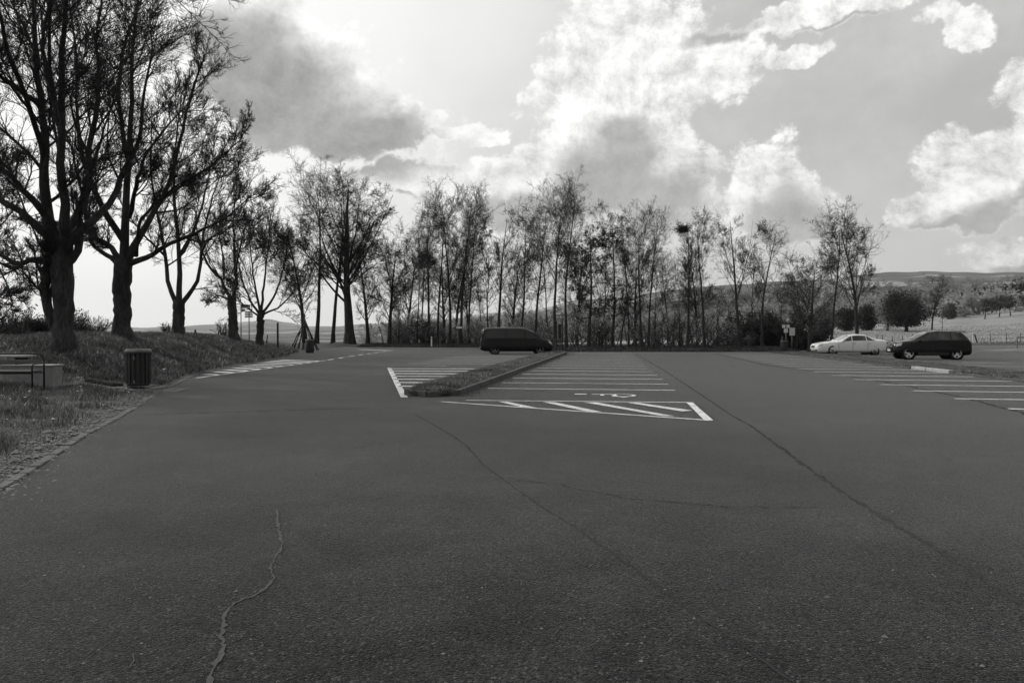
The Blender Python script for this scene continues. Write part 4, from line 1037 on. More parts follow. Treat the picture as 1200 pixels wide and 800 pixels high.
# ------------------------------------------------------------------ vehicles
M_black = mat('paint_black', .002, .25, coat=.4, spec=.25)
M_darkpaint = mat('paint_dark_grey', .003, .25, coat=.35, spec=.3)
M_whitepaint = mat('paint_white', .85, .3, coat=.8)
M_glass = mat('car_glass', .004, .05, spec=.8)
M_shield = mat('windscreen_glass', .10, .2, spec=1.0, coat=1.0)  # pale base colour stands in for bright sky reflected in the glass
M_tyre = mat('tyre_rubber', .018, .85)
M_rim = mat('rim_metal', .55, .35, metal=.8)
M_rimd = mat('rim_dark', .25, .4, metal=.8)
M_plastic = mat('black_plastic', .015, .6)
M_lamp = mat('lamp_glass', .55, .12)
M_tail = mat('tail_lamp', .06, .15)
M_plate = mat('number_plate', .6, .5)
M_chrome = mat('chrome', .6, .2, metal=1)
class Body:
    """body skin as a function of x (nose at +x) and section parameter u: 0 sill bottom centre .. 3 belt .. 5 roof centre"""
    def __init__(s, tab): s.t = np.array(tab, float)[::-1]; s.x = s.t[:, 0]
    def par(s, x):
        e = .05; r_ = 0
        for o, w_ in ((-e, .25), (0, .5), (e, .25)): r_ = r_ + w_ * np.array([np.interp(x + o, s.x, s.t[:, k]) for k in range(1, 8)])
        if x - e < s.x[0] or x + e > s.x[-1]: r_ = np.array([np.interp(x, s.x, s.t[:, k]) for k in range(1, 8)])
        return r_
    def sec(s, x):
        zb, zs, zbelt, ztop, w, wb, wr = s.par(x)
        return np.array([(0, zb), (w * .9, zb), (w * .985, zb + .10), (w, zs), (w * .985, zs + (zbelt - zs) * .55), (wb, zbelt), (wr + (wb - wr) * .12, zbelt + (ztop - zbelt) * .86), (wr * .86, ztop - .012), (0, ztop + .012)])
    U = [0, .8, 1.0, 1.6, 2.2, 3, 4, 4.3, 5]
    def pt(s, x, u):
        S_ = s.sec(x); return np.interp(u, s.U, S_[:, 0]), np.interp(u, s.U, S_[:, 1])
    def skin(s, n=70):
        xs = np.linspace(s.x[0], s.x[-1], n); us = [0, .4, .8, .86, .95, 1.05, 1.3, 1.6, 1.9, 2.2, 2.6, 2.94, 3.0, 3.06, 3.5, 3.9, 4.0, 4.08, 4.2, 4.3, 4.4, 4.6, 4.8, 5]
        V = []; m = len(us)
        for x in xs:
            S_ = s.sec(x)
            row_ = [(x, np.interp(u, s.U, S_[:, 0]), np.interp(u, s.U, S_[:, 1])) for u in us]
            row_ = row_ + [(a, -b, c) for a, b, c in row_[-2:0:-1]]; V += row_
        M_ = len(row_); F_ = []
        for i in range(n - 1):
            for k in range(M_):
                j = (k + 1) % M_; F_.append((i * M_ + k, i * M_ + j, (i + 1) * M_ + j, (i + 1) * M_ + k))
        F_.append(tuple(range(M_ - 1, -1, -1))); F_.append(tuple(range((n - 1) * M_, n * M_)))
        return V, F_
    def patch(s, xa, xb, u0, u1, off=.008, side=1, nx=10, nu=5):
        """quad patch lying on the skin; xa/xb are x at u0 given as (x at u0, x at u1)"""
        V = []; F_ = []
        for i in range(nx + 1):
            for j in range(nu + 1):
                v = j / nu; u = u0 + (u1 - u0) * v; x0 = xa[0] + (xa[1] - xa[0]) * v; x1 = xb[0] + (xb[1] - xb[0]) * v; x = x0 + (x1 - x0) * i / nx
                y, z = s.pt(x, u); y2, z2 = s.pt(x, u + .02); y3, z3 = s.pt(x + .02, u)
                nrm = np.cross(np.array([.02, y3 - y, z3 - z]), np.array([0, y2 - y, z2 - z]))
                nrm = -nrm / (np.linalg.norm(nrm) + 1e-9)
                if nrm[1] < 0 and abs(nrm[1]) > .3: nrm = -nrm
                if nrm[2] < -.2: nrm = -nrm
                V.append((x + nrm[0] * off, (y + nrm[1] * off) * side, z + nrm[2] * off))
        for i in range(nx):
            for j in range(nu):
                a = i * (nu + 1) + j; F_.append((a, a + 1, a + nu + 2, a + nu + 1))
        return V, F_
def wheel(root, x, y, r, w, spokes, label=None, rim=M_rim, thick=.2):
    side = 1 if y > 0 else -1
    t = empty('wheel', (x, y, r)); t.parent = root
    if side < 0: t.rotation_euler = (0, 0, PI)
    mb = MB(); mb.lathe([(r * .66, -w / 2), (r * .9, -w / 2), (r * .98, -w * .4), (r, -w * .25), (r, w * .25), (r * .98, w * .4), (r * .9, w / 2), (r * .68, w / 2), (r * .66, w * .3)], 32, axis='y', cap=False)
    mb.lathe([(r * .66, -w / 2), (.001, -w / 2)], 32, axis='y', cap=False)
    mb.build('tyre', M_tyre, t, True)
    mb = MB(); mb.lathe([(r * .69, w * .50), (r * .69, w * .53), (r * .63, w * .52), (r * .62, w * .25)], 32, axis='y', cap=False)
    for k in range(spokes):
        a = 2 * PI * k / spokes + .3
        mb.box((math.cos(a) * r * .36, w * .44, math.sin(a) * r * .36), (r * .58, w * .1, r * thick), ry=-a)
    mb.lathe([(.001, w * .52), (r * .15, w * .52), (r * .17, w * .4)], 16, axis='y', cap=False)
    mb.build('rim', rim, t)
    mb = MB(); mb.lathe([(r * .66, w * .2), (.001, w * .2)], 24, axis='y', cap=False); mb.build('brake_disc', M_plastic, t)
def cut_wells(o, xs, r, yw):
    for x in xs:
        for sd in (1, -1):
            mb = MB(); mb.lathe([(r, -.17), (r, .17)], 36, (x, sd * yw, r - .05), axis='y'); c = fixn(mb.build('cutter', M_plastic))
            md = o.modifiers.new('b', 'BOOLEAN'); md.object = c; md.operation = 'DIFFERENCE'; md.solver = 'EXACT'
            dg = bpy.context.evaluated_depsgraph_get(); dg.update(); me = bpy.data.meshes.new_from_object(o.evaluated_get(dg)); o.modifiers.clear(); o.data = me
            bpy.data.objects.remove(c)
def car(name, tab, paint, loc, rz, label, cat, wx, wr, ww, spokes, wins, shield, rear, W_, rim=M_rim, thick=.2, extras=None):
    B = Body(tab); root = tag(empty(name, loc, rz), label, cat)
    V, F_ = B.skin(); mb = MB(); mb.add(V, F_); o = fixn(mb.build('body', paint, root, True))
    cut_wells(o, wx, wr + .055, W_ - .12)
    try: o.data.set_sharp_from_angle(angle=R(38))
    except Exception as e: print('sharp', e)
    mb = MB()
    for x in wx:      # dark liners of the wheel wells
        for sd in (1, -1): mb.lathe([(wr + .05, -.1), (wr + .05, .12)], 28, (x, sd * (W_ - .17), wr), axis='y', cap=False); mb.lathe([(wr + .05, 0), (.001, 0)], 28, (x, sd * (W_ - .30), wr), axis='y', cap=False)
    mb.build('wheel_well', M_plastic, root)
    for sd in (1, -1):
        for x in wx: wheel(root, x, sd * (W_ - ww / 2 - .015), wr, ww, spokes, rim=rim, thick=thick)
        for (a, b) in wins:
            mb = MB(); mb.add(*B.patch(a, b, 3.1, 3.92, .006, sd)); mb.build('side_window', M_glass, root, True)
    for nm, (a, b) in (('windscreen', shield), ('rear_window', rear)):
        mb = MB(); mb.add(*B.patch(a, b, 4.25, 5.0, .008, 1)); mb.add(*B.patch(a, b, 4.25, 5.0, .008, -1)); mb.build(nm, M_shield, root, True)
    if extras: extras(B, root)
    if name == 'parked_crossover': root.scale = (1, 1, 1.07)
    return root
def handles(root, xs, y, z, m):
    for x in xs:
        for sd in (1, -1): MB().box((x, sd * y, z), (.17, .03, .025), bev=.008).build('door_handle', m, root)
def mirror(root, x, y, z, m):
    for sd in (1, -1):
        mb = MB(); mb.box((x, sd * (y + .11), z), (.11, .2, .14), bev=.035); mb.box((x + .02, sd * (y + .01), z - .05), (.05, .08, .04), bev=.01); mb.build('wing_mirror', m, root, True)
# columns: x, z bottom, z mid, z belt, z top, half width, half width belt, half width roof
VAN = [(2.57, .34, .50, .62, .70, .66, .62, .55), (2.50, .26, .50, .74, .84, .80, .74, .66), (2.36, .22, .52, .90, .97, .89, .82, .72), (2.0, .21, .55, 1.02, 1.10, .95, .88, .76), (1.85, .21, .55, 1.04, 1.18, .955, .90, .76),
       (1.2, .21, .55, 1.08, 1.60, .96, .92, .76), (.55, .21, .55, 1.10, 1.86, .96, .93, .76), (.1, .21, .55, 1.10, 1.90, .96, .93, .76), (-1.6, .21, .55, 1.10, 1.90, .96, .93, .76), (-2.2, .22, .55, 1.10, 1.87, .95, .92, .74), (-2.45, .25, .55, 1.08, 1.78, .93, .90, .70), (-2.52, .30, .55, 1.06, 1.3, .91, .88, .76), (-2.57, .33, .52, .9, 1.06, .87, .84, .76)]
def van_x(B, root):
    for sd in (1, -1):
        mb = MB(); mb.add(*B.patch((2.28, 2.20), (2.49, 2.42), 2.35, 3.3, .012, sd)); mb.build('headlight', M_lamp, root, True)
        mb = MB(); mb.box((-2.50, sd * .87, 1.25), (.05, .10, .52), bev=.02); mb.build('tail_light', M_tail, root)
        mb = MB(); mb.box((-.1, sd * .972, 1.06), (2.3, .012, .03)); mb.build('door_rail', M_plastic, root)
        mb = MB(); mb.box((.42, sd * .966, .75), (.015, .01, .75)); mb.build('door_seam', M_plastic, root)
        mb = MB(); mb.box((-2.42, sd * .80, 1.45), (.02, .02, .62), ry=-.12); mb.build('corner_highlight', M_chrome, root)  # chrome strip added to stand for the sunlit rear edge
    mb = MB(); mb.box((2.555, 0, .60), (.05, .95, .13), bev=.02); mb.build('grille', M_chrome, root)
    mb = MB(); mb.box((2.585, 0, .42), (.02, .52, .11)); mb.build('number_plate', M_plate, root)
    mb = MB(); mb.box((-2.55, 0, .42), (.12, 1.7, .22), bev=.04); mb.build('rear_bumper', M_plastic, root)
    for sd in (1, -1): MB().box((-.9, sd * .77, 1.885), (2.7, .035, .03), bev=.01).build('roof_rail_or_highlight', M_chrome, root)  # bright strips added as a highlight along the van's roof edges
    handles(root, (.55, -.35), .962, 1.0, M_black); mirror(root, 1.3, .93, 1.15, M_black)
xv, yv = g(603.5, 415.6)
car('parked_van', VAN, M_black, (xv + .1, 57.2, 0), R(4), 'black passenger van parked nose to the grass island', 'van', (1.62, -1.58), .34, .24, 5,
    [((1.35, .95), (.62, .58)), ((.50, .48), (-.75, -.73)), ((-.85, -.83), (-2.2, -2.12))], ((1.85, 1.75), (.62, .52)), ((-2.52, -2.50), (-2.36, -2.34)), .96, rim=M_rimd, extras=van_x)
SED = [(2.43, .30, .44, .55, .60, .62, .58, .5), (2.38, .22, .45, .64, .68, .74, .70, .6), (2.2, .18, .46, .74, .78, .86, .80, .68), (1.6, .17, .48, .84, .89, .91, .84, .72), (1.02, .17, .48, .89, .95, .925, .86, .68), (.95, .17, .48, .90, .98, .925, .87, .66),
       (.45, .17, .48, .92, 1.24, .925, .875, .62), (.10, .17, .48, .93, 1.39, .925, .88, .60), (-.35, .17, .48, .94, 1.445, .925, .88, .59), (-.9, .17, .48, .95, 1.41, .925, .88, .58), (-1.45, .18, .48, .96, 1.24, .92, .86, .58), (-1.85, .19, .48, .98, 1.07, .91, .84, .62), (-2.25, .22, .5, .97, 1.02, .88, .80, .66), (-2.38, .26, .5, .92, .98, .83, .76, .64), (-2.44, .32, .5, .78, .84, .74, .68, .6)]
def sed_x(B, root):
    for sd in (1, -1):
        mb = MB(); mb.add(*B.patch((2.06, 1.98), (2.34, 2.30), 2.3, 3.2, .012, sd)); mb.build('headlight', M_lamp, root, True)
        mb = MB(); mb.box((-2.36, sd * .70, .80), (.12, .3, .15), bev=.03); mb.build('tail_light', M_tail, root)
        mb = MB(); mb.box((0.0, sd * .927, .26), (2.6, .014, .035)); mb.build('sill_trim', M_chrome, root)
        mb = MB(); mb.box((.02, sd * .924, .62), (.012, .012, .62)); mb.box((-1.0, sd * .924, .62), (.012, .012, .55)); mb.box((.98, sd * .924, .55), (.012, .012, .5)); mb.build('door_seam', M_plastic, root)
    mb = MB(); mb.box((2.42, 0, .56), (.05, .62, .14), bev=.02); mb.box((2.42, .55, .33), (.06, .28, .1), bev=.02); mb.box((2.42, -.55, .33), (.06, .28, .1), bev=.02); mb.build('grille', M_plastic, root)
    mb = MB(); mb.box((2.46, 0, .40), (.02, .52, .11)); mb.build('number_plate', M_plate, root)
    handles(root, (-.1, -1.1), .925, .80, M_chrome); mirror(root, .72, .87, .97, M_whitepaint)
car('parked_saloon', SED, M_whitepaint, (sx(994) * 55.8, 55.8, 0), R(180 - 2), 'white saloon car parked beyond the weedy island', 'car', (1.38, -1.47), .335, .22, 5,
    [((.82, .22), (.08, .06)), ((.02, .0), (-.92, -.90)), ((-.98, -.96), (-1.55, -1.05))], ((.92, .86), (.20, .12)), ((-1.78, -1.72), (-1.1, -1.02)), .925, rim=M_rimd, extras=sed_x)
SUV = [(2.10, .34, .50, .66, .74, .66, .62, .54), (2.05, .26, .50, .76, .84, .78, .73, .64), (1.88, .22, .52, .86, .93, .87, .80, .7), (1.5, .22, .54, .92, 1.0, .90, .84, .74), (1.02, .22, .54, .97, 1.06, .91, .86, .72), (.95, .22, .54, .98, 1.09, .91, .87, .70),
       (.5, .22, .54, 1.0, 1.36, .91, .875, .67), (.15, .22, .54, 1.01, 1.52, .91, .88, .65), (-.3, .22, .54, 1.02, 1.57, .91, .88, .65), (-1.2, .22, .54, 1.04, 1.56, .91, .87, .63), (-1.62, .23, .55, 1.05, 1.50, .90, .86, .62), (-1.9, .26, .55, 1.05, 1.24, .89, .84, .66), (-2.04, .28, .55, .98, 1.08, .86, .80, .68), (-2.12, .36, .55, .86, .92, .80, .76, .68)]
def suv_x(B, root):
    for sd in (1, -1):
        mb = MB(); mb.add(*B.patch((1.72, 1.62), (1.99, 1.94), 2.35, 3.2, .012, sd)); mb.build('headlight', M_lamp, root, True)
        mb = MB(); mb.box((-2.0, sd * .74, .96), (.12, .26, .16), bev=.03); mb.build('tail_light', M_tail, root)
        mb = MB(); mb.box((-.02, sd * .915, .32), (1.7, .03, .16), bev=.01); mb.build('sill_cladding', M_plastic, root)
        mb = MB(); mb.tube([(.25, sd * .60, 1.56), (.1, sd * .61, 1.615), (-1.2, sd * .59, 1.61), (-1.4, sd * .58, 1.55)], .014, 6); mb.build('roof_rail_or_highlight', M_chrome, root)
        mb = MB(); mb.box((.0, sd * .912, .7), (.012, .01, .6)); mb.box((-.9, sd * .912, .72), (.012, .01, .5)); mb.build('door_seam', M_plastic, root)
    mb = MB(); mb.box((2.085, 0, .70), (.05, 1.0, .10), bev=.02); mb.build('grille', M_chrome, root)
    mb = MB(); mb.box((2.10, 0, .30), (.06, 1.15, .07), bev=.02); mb.box((2.05, .62, .36), (.1, .06, .16), bev=.02); mb.box((2.05, -.62, .36), (.1, .06, .16), bev=.02); mb.build('skid_plate', M_chrome, root)
    mb = MB(); mb.box((2.135, 0, .50), (.02, .52, .11)); mb.build('number_plate', M_plate, root)
    mb = MB(); mb.box((-1.72, 0, 1.53), (.34, 1.1, .04), bev=.015); mb.build('roof_spoiler', M_darkpaint, root)
    handles(root, (-.2, -1.0), .912, .93, M_darkpaint); mirror(root, .72, .87, 1.05, M_darkpaint)
car('parked_crossover', SUV, M_darkpaint, (sx(1087) * 46.8, 46.8, 0), R(180 - 9), 'dark crossover car with five-spoke wheels parked right of the white saloon', 'car', (1.30, -1.29), .345, .22, 5,
    [((.82, .32), (.06, .04)), ((-.0, -.02), (-.95, -.93)), ((-1.02, -1.0), (-1.62, -1.4))], ((.93, .88), (.26, .18)), ((-1.96, -1.9), (-1.68, -1.62)), .91, rim=mat('rim_bright', .75, .4, metal=.3), thick=.3, extras=suv_x)

# ------------------------------------------------------------------ litter bins
M_slat = mat('bin_slat_wood', .03, .8, .35, 4, .3, 20, var2=.3, scale2=30, stretch=(6, 6, .6))
M_steel = mat('weathered_steel', .17, .55, .3, 8, metal=.5)
M_dark = mat('dark_metal', .02, .6)
bx_, by_ = g(162, 458.5); bz_ = .19
root = tag(empty('slatted_litter_bin', (bx_, by_, bz_ - .05)), 'large round litter bin with dark vertical slats, nearest to the camera on a paved pad', 'litter bin')
NS = 16; Rb = .315; Hb = 1.0
mb = MB()
for k in range(NS):
    a = 2 * PI * k / NS; mb.box((math.cos(a) * Rb, math.sin(a) * Rb, .05 + Hb * .46), (.022, .082, Hb * .88), rz=a, bev=.004)
mb.build('slats', M_slat, root)
mb = MB(); mb.lathe([(Rb + .012, .93), (Rb + .03, .94), (Rb + .032, .985), (Rb + .01, 1.035), (Rb - .05, 1.045), (Rb - .07, 1.04), (Rb - .07, .98)], 36, cap=False); mb.build('rim', M_steel, root, True)
mb = MB(); mb.lathe([(Rb - .03, .02), (Rb - .03, .96), (Rb - .05, .96), (Rb - .05, .5), (.001, .5)], 28, cap=False); mb.build('liner', M_dark, root, True)
mb = MB(); mb.lathe([(Rb + .013, .06), (Rb + .018, .06), (Rb + .018, .09), (Rb + .013, .09)], 36, cap=False); mb.build('base_ring', M_dark, root, True)
mb = MB(); mb.box((.03, -Rb - .018, .8), (.05, .014, .09), bev=.004); mb.box((.035, -Rb - .016, .14), (.045, .012, .08), bev=.004); mb.build('lock_plate', M_steel, root)
def small_bin(px, by, hgt, r_, label, z):
    x, y = g(px, by, z); rt_ = tag(empty('litter_bin', (x, y, z)), label, 'litter bin')
    mb = MB(); mb.lathe([(r_ * .92, 0), (r_, .02), (r_, hgt * .93), (r_ * .96, hgt * .93)], 24); mb.build('barrel', mat('bin_grey', .045, .7, .2, 5), rt_, True)
    mb = MB(); mb.lathe([(r_ * 1.06, hgt * .93), (r_ * 1.06, hgt * .98), (r_ * .8, hgt), (.001, hgt)], 24, cap=False); mb.build('lid', mat('bin_lid', .13, .6), rt_, True)
    mb = MB()
    for k in range(14):
        a = 2 * PI * k / 14; mb.box((math.cos(a) * r_ * 1.01, math.sin(a) * r_ * 1.01, hgt * .47), (.012, .05, hgt * .82), rz=a)
    mb.build('slats', M_slat, rt_)
small_bin(363, 413.4, 1.0, .30, 'small dark round bin at the foot of the pole wigwam', .03)
small_bin(919, 411.6, .85, .28, 'dark round bin below the cluster of three little signs', .03)

# ------------------------------------------------------------------ picnic seats, table and block
M_tube = mat('tube_metal_dark', .012, .4, metal=.3)
M_board = mat('bench_board', .12, .8, .3, 5, .3, 20, stretch=(.6, 8, 8))
M_block = mat('concrete_block', .28, .9, .2, 4, .3, 25)
def P3(px, py, Y): return (sx(px) * Y, Y, CAM_H + (HOR - py) / F * Y)
def arc(a, b, c, n=6):   # rounded corner through b
    a, b, c = map(Vector, (a, b, c)); return [tuple((1 - t) ** 2 * a + 2 * t * (1 - t) * b + t * t * c) for t in np.linspace(0, 1, n)]
Yb = 20.6; u_ = .46
def bench(x0, x1, Yf, Yb, zg, label, name, end=True):
    root = tag(empty(name, ((x0 + x1) / 2, (Yf + Yb) / 2, zg)), label, 'bench'); cx = (x0 + x1) / 2; cy = (Yf + Yb) / 2
    a, b = x0 - cx, x1 - cx; f, k = Yf - cy, Yb - cy
    mb = MB(); mb.tube([(b, k, -.1), (b, k, .55)] + arc((b, k, .68), (b, k, .86), (b - .16, k, .86)) + arc((a + .16, k, .86), (a, k, .86), (a, k, .68)) + [(a, k, -.1)], .022, 8); mb.build('back_frame', M_tube, root, True)
    for q in (a, b):
        mb = MB(); mb.tube([(q + .02, f, -.1), (q + .02, f, .5)] + arc((q + .02, f, .52), (q + .02, f, .62), (q + .02, f + .1, .62)) + [(q + .01, k, .62)], .02, 8); mb.build('armrest', M_tube, root, True)
    mb = MB(); mb.box((0, (f + k) / 2 - .02, .43), (b - a - .04, abs(k - f) * .86, .035), bev=.008); mb.build('seat', M_board, root)
    mb = MB(); mb.tube([(a, f + .03, .38), (b, f + .03, .38)], .016, 6); mb.tube([(a, k, .38), (b, k, .38)], .016, 6); mb.build('seat_rail', M_tube, root, True)
    mb = MB(); mb.box((0, k - .03, .66), (b - a - .08, .025, .1), bev=.006); mb.build('back_board', M_board, root)
    return root
zg = hz(-12.6, 20.6)
bench(-14.6, -12.2, 20.2, 20.75, zg, 'dark tubular metal bench with a rounded back frame, partly cut by the left edge', 'tubular_bench')
bench(-14.9, -12.75, 18.9, 19.4, hz(-13, 19) , 'second tubular bench of the picnic set, almost out of the photo at the left', 'tubular_bench')
tz = hz(-13.2, 22.2); tr = tag(empty('picnic_table', (-14.3, 22.0, tz)), 'low table with a worn pale top behind the tubular bench', 'table')
MB().box((0, 0, .68), (1.9, .75, .05), bev=.012).build('tabletop', mat('table_top', .3, .75, .3, 4), tr)
for q in (-.75, .75): MB().box((q, 0, .3), (.07, .5, .7), bev=.01).build('leg', M_tube, tr)
br = tag(empty('concrete_block', (-13.1, 21.75, hz(-12.6, 21.75) - .08)), 'pale low concrete block standing behind the tubular bench', 'concrete block')
MB().box((0, 0, .33), (1.35, .5, .62), bev=.02).build('block', M_block, br)
MB().box((0, 0, .655), (1.41, .56, .035), bev=.01).build('cap', mat('block_cap', .45, .85), br)
lg = tag(fixn(MB().tube([(-11.75, 21.9, hz(-11.75, 21.9) + .12), (-11.1, 22.1, hz(-11.1, 22.1) + .06), (-10.4 - .5, 22.3, hz(-10.9, 22.3) + .04)], [.07, .06, .05], 10).build('fallen_log', M_bark_pale)), 'short weathered pole lying in the grass beside the concrete block', 'log')

# ------------------------------------------------------------------ posts, signs and the rest
M_post = mat('post_wood_dark', .03, .85, .3, 8)
M_postm = mat('galvanised_post', .22, .5, metal=.6)
M_sign = mat('sign_face', .88, .5); M_signd = mat('sign_dark', .06, .6)
def ground_at(px, Y): x = sx(px) * Y; return x, Y, hz(x, Y)
# bus-stop like sign and hiking signpost
x, y, z = ground_at(282.5, 55); s1 = tag(empty('flag_sign', (x, y, z)), 'thin pole with a small dark rectangular flag sign beside the crooked old tree', 'sign')
hh_ = CAM_H + (HOR - 357) / F * 55 - z
MB().tube([(0, 0, -.1), (0, 0, hh_)], .035, 8).build('pole', M_postm, s1, True)
MB().box((.32, 0, hh_ - .13), (.6, .025, .26)).build('sign_board', M_signd, s1)
MB().box((.32, -.016, hh_ - .20), (.5, .006, .06)).build('sign_stripe', M_sign, s1)
MB().box((.16, 0, hh_ - .38), (.26, .03, .16)).build('timetable_plate', mat('sign_grey', .25, .6), s1)
x, y, z = ground_at(292, 55.5); s2 = tag(empty('hiking_signpost', (x, y, z)), 'hiking signpost with stacked pointed arrow boards left of the vase-shaped tree', 'signpost')
hh_ = CAM_H + (HOR - 364.5) / F * 55.5 - z
MB().tube([(0, 0, -.1), (0, 0, hh_)], .035, 8).build('post', M_postm, s2, True)
for k in range(4):
    sg = 1 if k % 2 else -1; zz = hh_ - .06 - .115 * k
    mb = MB(); mb.add([(-.28 * sg, -.04, zz - .045), (.22 * sg, -.04, zz - .045), (.31 * sg, -.04, zz), (.22 * sg, -.04, zz + .045), (-.28 * sg, -.04, zz + .045), (-.28 * sg, -.06, zz - .045), (.22 * sg, -.06, zz - .045), (.31 * sg, -.06, zz), (.22 * sg, -.06, zz + .045), (-.28 * sg, -.06, zz + .045)],
                      [(0, 1, 2, 3, 4), (9, 8, 7, 6, 5), (0, 5, 6, 1), (1, 6, 7, 2), (2, 7, 8, 3), (3, 8, 9, 4), (4, 9, 5, 0)])
    fixn(mb.build('arrow_board', mat('arrow_board', .2 , .6), s2))
def post(px, Y, topy, r_, label, lean=0, cap=False, group=None):
    x, y, z = ground_at(px, Y); hh = CAM_H + (HOR - topy) / F * Y - z
    mb = MB(); mb.lathe([(r_ * 1.05, -.2), (r_, 0), (r_, hh - .03), (r_ * .7, hh), (.001, hh + .01)], 10, cap=False)
    o = tag(mb.build('wooden_post', M_post, None, True), label, 'post', group); o.location = (x, y, z); o.rotation_euler = (0, lean, 0); return o
post(325.5, 58, 378, .075, 'tall dark round post right of the vase-shaped tree')
post(255.5, 56, 388.5, .05, 'short stub post, left one of the pair before the crooked tree', .08)
post(258.6, 56, 393, .05, 'lower stub post, right one of the pair before the crooked tree', .1)
post(311, 58, 392, .04, 'short leaning stick right beside the trunk of the vase-shaped tree', .2)
post(228, 50, 386, .06, 'leaning dark stub post right of the third old tree', .15)
post(27, 36, 374, .07, 'leaning dark post left of the massive forked trunk', .15)
# wigwam of poles
x0, y0, z0 = ground_at(357, 66); wg = tag(empty('pole_wigwam', (x0, y0, z0)), 'wigwam of thin leaning branches around a tree trunk behind the small dark bin', 'branch shelter')
rs = np.random.RandomState(8)
for k in range(13):
    a = 2 * PI * k / 13 + rs.uniform(-.15, .15); rr_ = rs.uniform(.9, 1.15); hh = rs.uniform(2.2, 3.0)
    mb = MB(); mb.tube([(math.cos(a) * rr_, math.sin(a) * rr_, -.05), (math.cos(a) * rr_ * .45 + rs.normal(0, .05), math.sin(a) * rr_ * .45, hh * .5), (-math.cos(a) * .1, -math.sin(a) * .1, hh)], [.05, .045, .025], 6); mb.build('pole', M_post, wg, True)
# small blank sign left of the van and short white post
x, y, z = ground_at(538, 83); s3 = tag(empty('small_sign', (x, y, z)), 'small blank white sign on a thin post left of the van', 'sign')
hh_ = CAM_H + (HOR - 382.6) / F * 83 - z; MB().tube([(0, 0, -.1), (0, 0, hh_)], .03, 8).build('post', M_post, s3, True); MB().box((0, -.035, hh_ - .1), (.62, .02, .2)).build('sign_board', M_sign, s3)
x, y, z = ground_at(505.7, 80.5); s4 = tag(empty('roadside_marker', (x, y, z)), 'short white marker post under the trees left of the van', 'marker post')
MB().box((0, 0, .5), (.14, .1, 1.1), bev=.02).build('post', M_sign, s4); MB().box((0, -.053, .86), (.1, .01, .1)).build('reflector', M_signd, s4)
x, y, z = ground_at(515.5, 81); s4 = tag(empty('grey_marker', (x, y, z)), 'short grey post just right of the white marker post', 'marker post')
MB().box((0, 0, .4), (.12, .1, .9), bev=.02).build('post', mat('grey_wood', .12, .8), s4); MB().box((0, 0, .87), (.13, .11, .03)).build('cap', M_signd, s4)
# roofed wooden board
x, y, z = g(655.5, 408, .1) + (0.08,); y = 64.0; x = sx(655.5) * y; z = hz(x, y)
k_ = empty('roofed_board', (x, y, z)); tag(k_, 'narrow wooden notice board under a little gabled roof right of the van', 'notice board')
Hs = CAM_H + (HOR - 372.5) / F * y - z
for q in (-.24, .24): MB().box((q, 0, Hs * .44), (.09, .09, Hs * .9), bev=.01).build('post', M_post, k_)
MB().box((.03, 0, Hs * .6), (.24, .05, Hs * .42)).build('board', mat('board_dark', .03, .8), k_)
mb = MB()
for sg in (1, -1): mb.box((sg * .24, 0, Hs * .93), (.6, .5, .04), ry=sg * .62)
mb.build('roof', M_post, k_)
MB().box((-.3, -.2, .5), (.05, .05, 1.2)).build('side_stake', mat('grey_wood', .12, .8), k_)
# cluster of three signs, larger sign, bare stake
x, y, z = ground_at(921, 63.5); s5 = tag(empty('sign_cluster', (x, y, z)), 'post with three little white plates above the dark bin', 'sign')
def zz_(py, Y, z): return CAM_H + (HOR - py) / F * Y - z
MB().tube([(0, 0, -.1), (0, 0, zz_(381, 63.5, z))], .035, 8).build('post', M_postm, s5, True)
MB().tube([(-.22, 0, zz_(381, 63.5, z) - .2), (.22, 0, zz_(381, 63.5, z) - .2)], .02, 6).build('crossbar', M_postm, s5, True)
for (a, b, w_, h_) in ((-.2, 382.3, .24, .26), (.16, 382.3, .26, .26), (-.02, 387.4, .32, .32)):
    MB().box((a, -.045, zz_(b, 63.5, z)), (w_, .015, h_), bev=.004).build('sign_plate', M_sign, s5)
MB().box((-.28, .05, .55), (.07, .07, 1.3)).build('short_stake', mat('grey_wood', .12, .8), s5)
x, y, z = ground_at(928, 62.5); s6 = tag(empty('parking_notice', (x, y, z)), 'pale upright notice panel on a single post right of the three little plates', 'sign')
MB().tube([(0, 0, -.1), (0, 0, zz_(384.5, 62.5, z))], .04, 8).build('post', M_postm, s6, True)
MB().box((0, -.06, zz_(388.6, 62.5, z)), (.42, .02, .6), bev=.006).build('sign_panel', mat('notice_face', .8, .5), s6)
MB().box((0, -.048, zz_(388.6, 62.5, z)), (.45, .008, .63)).build('panel_frame', M_postm, s6)
post(934, 62.5, 394, .035, 'thin dark stake right of the pale notice panel')
# white bollard and its dark twin on the right
x, y, z = ground_at(1141, 104); b1 = tag(empty('white_bollard', (x, y, z)), 'white marker bollard at the meadow edge right of the dark car', 'bollard')
b1.rotation_euler = (0, R(-4), 0)
MB().box((0, 0, .65), (.22, .16, 1.45), bev=.05).build('bollard_body', M_whitepaint, b1); MB().box((0, -.083, 1.1), (.16, .01, .14)).build('reflector', mat('refl', .3, .4), b1)
x, y, z = ground_at(1145.3, 104.5); b2 = tag(empty('dark_bollard', (x, y, z)), 'dark leaning post beside the white bollard', 'bollard')
b2.rotation_euler = (0, R(-18), 0)
MB().box((0, 0, .55), (.15, .15, 1.25), bev=.03).build('bollard_body', M_post, b2); MB().box((0, 0, 1.18), (.16, .16, .03)).build('cap', M_signd, b2)
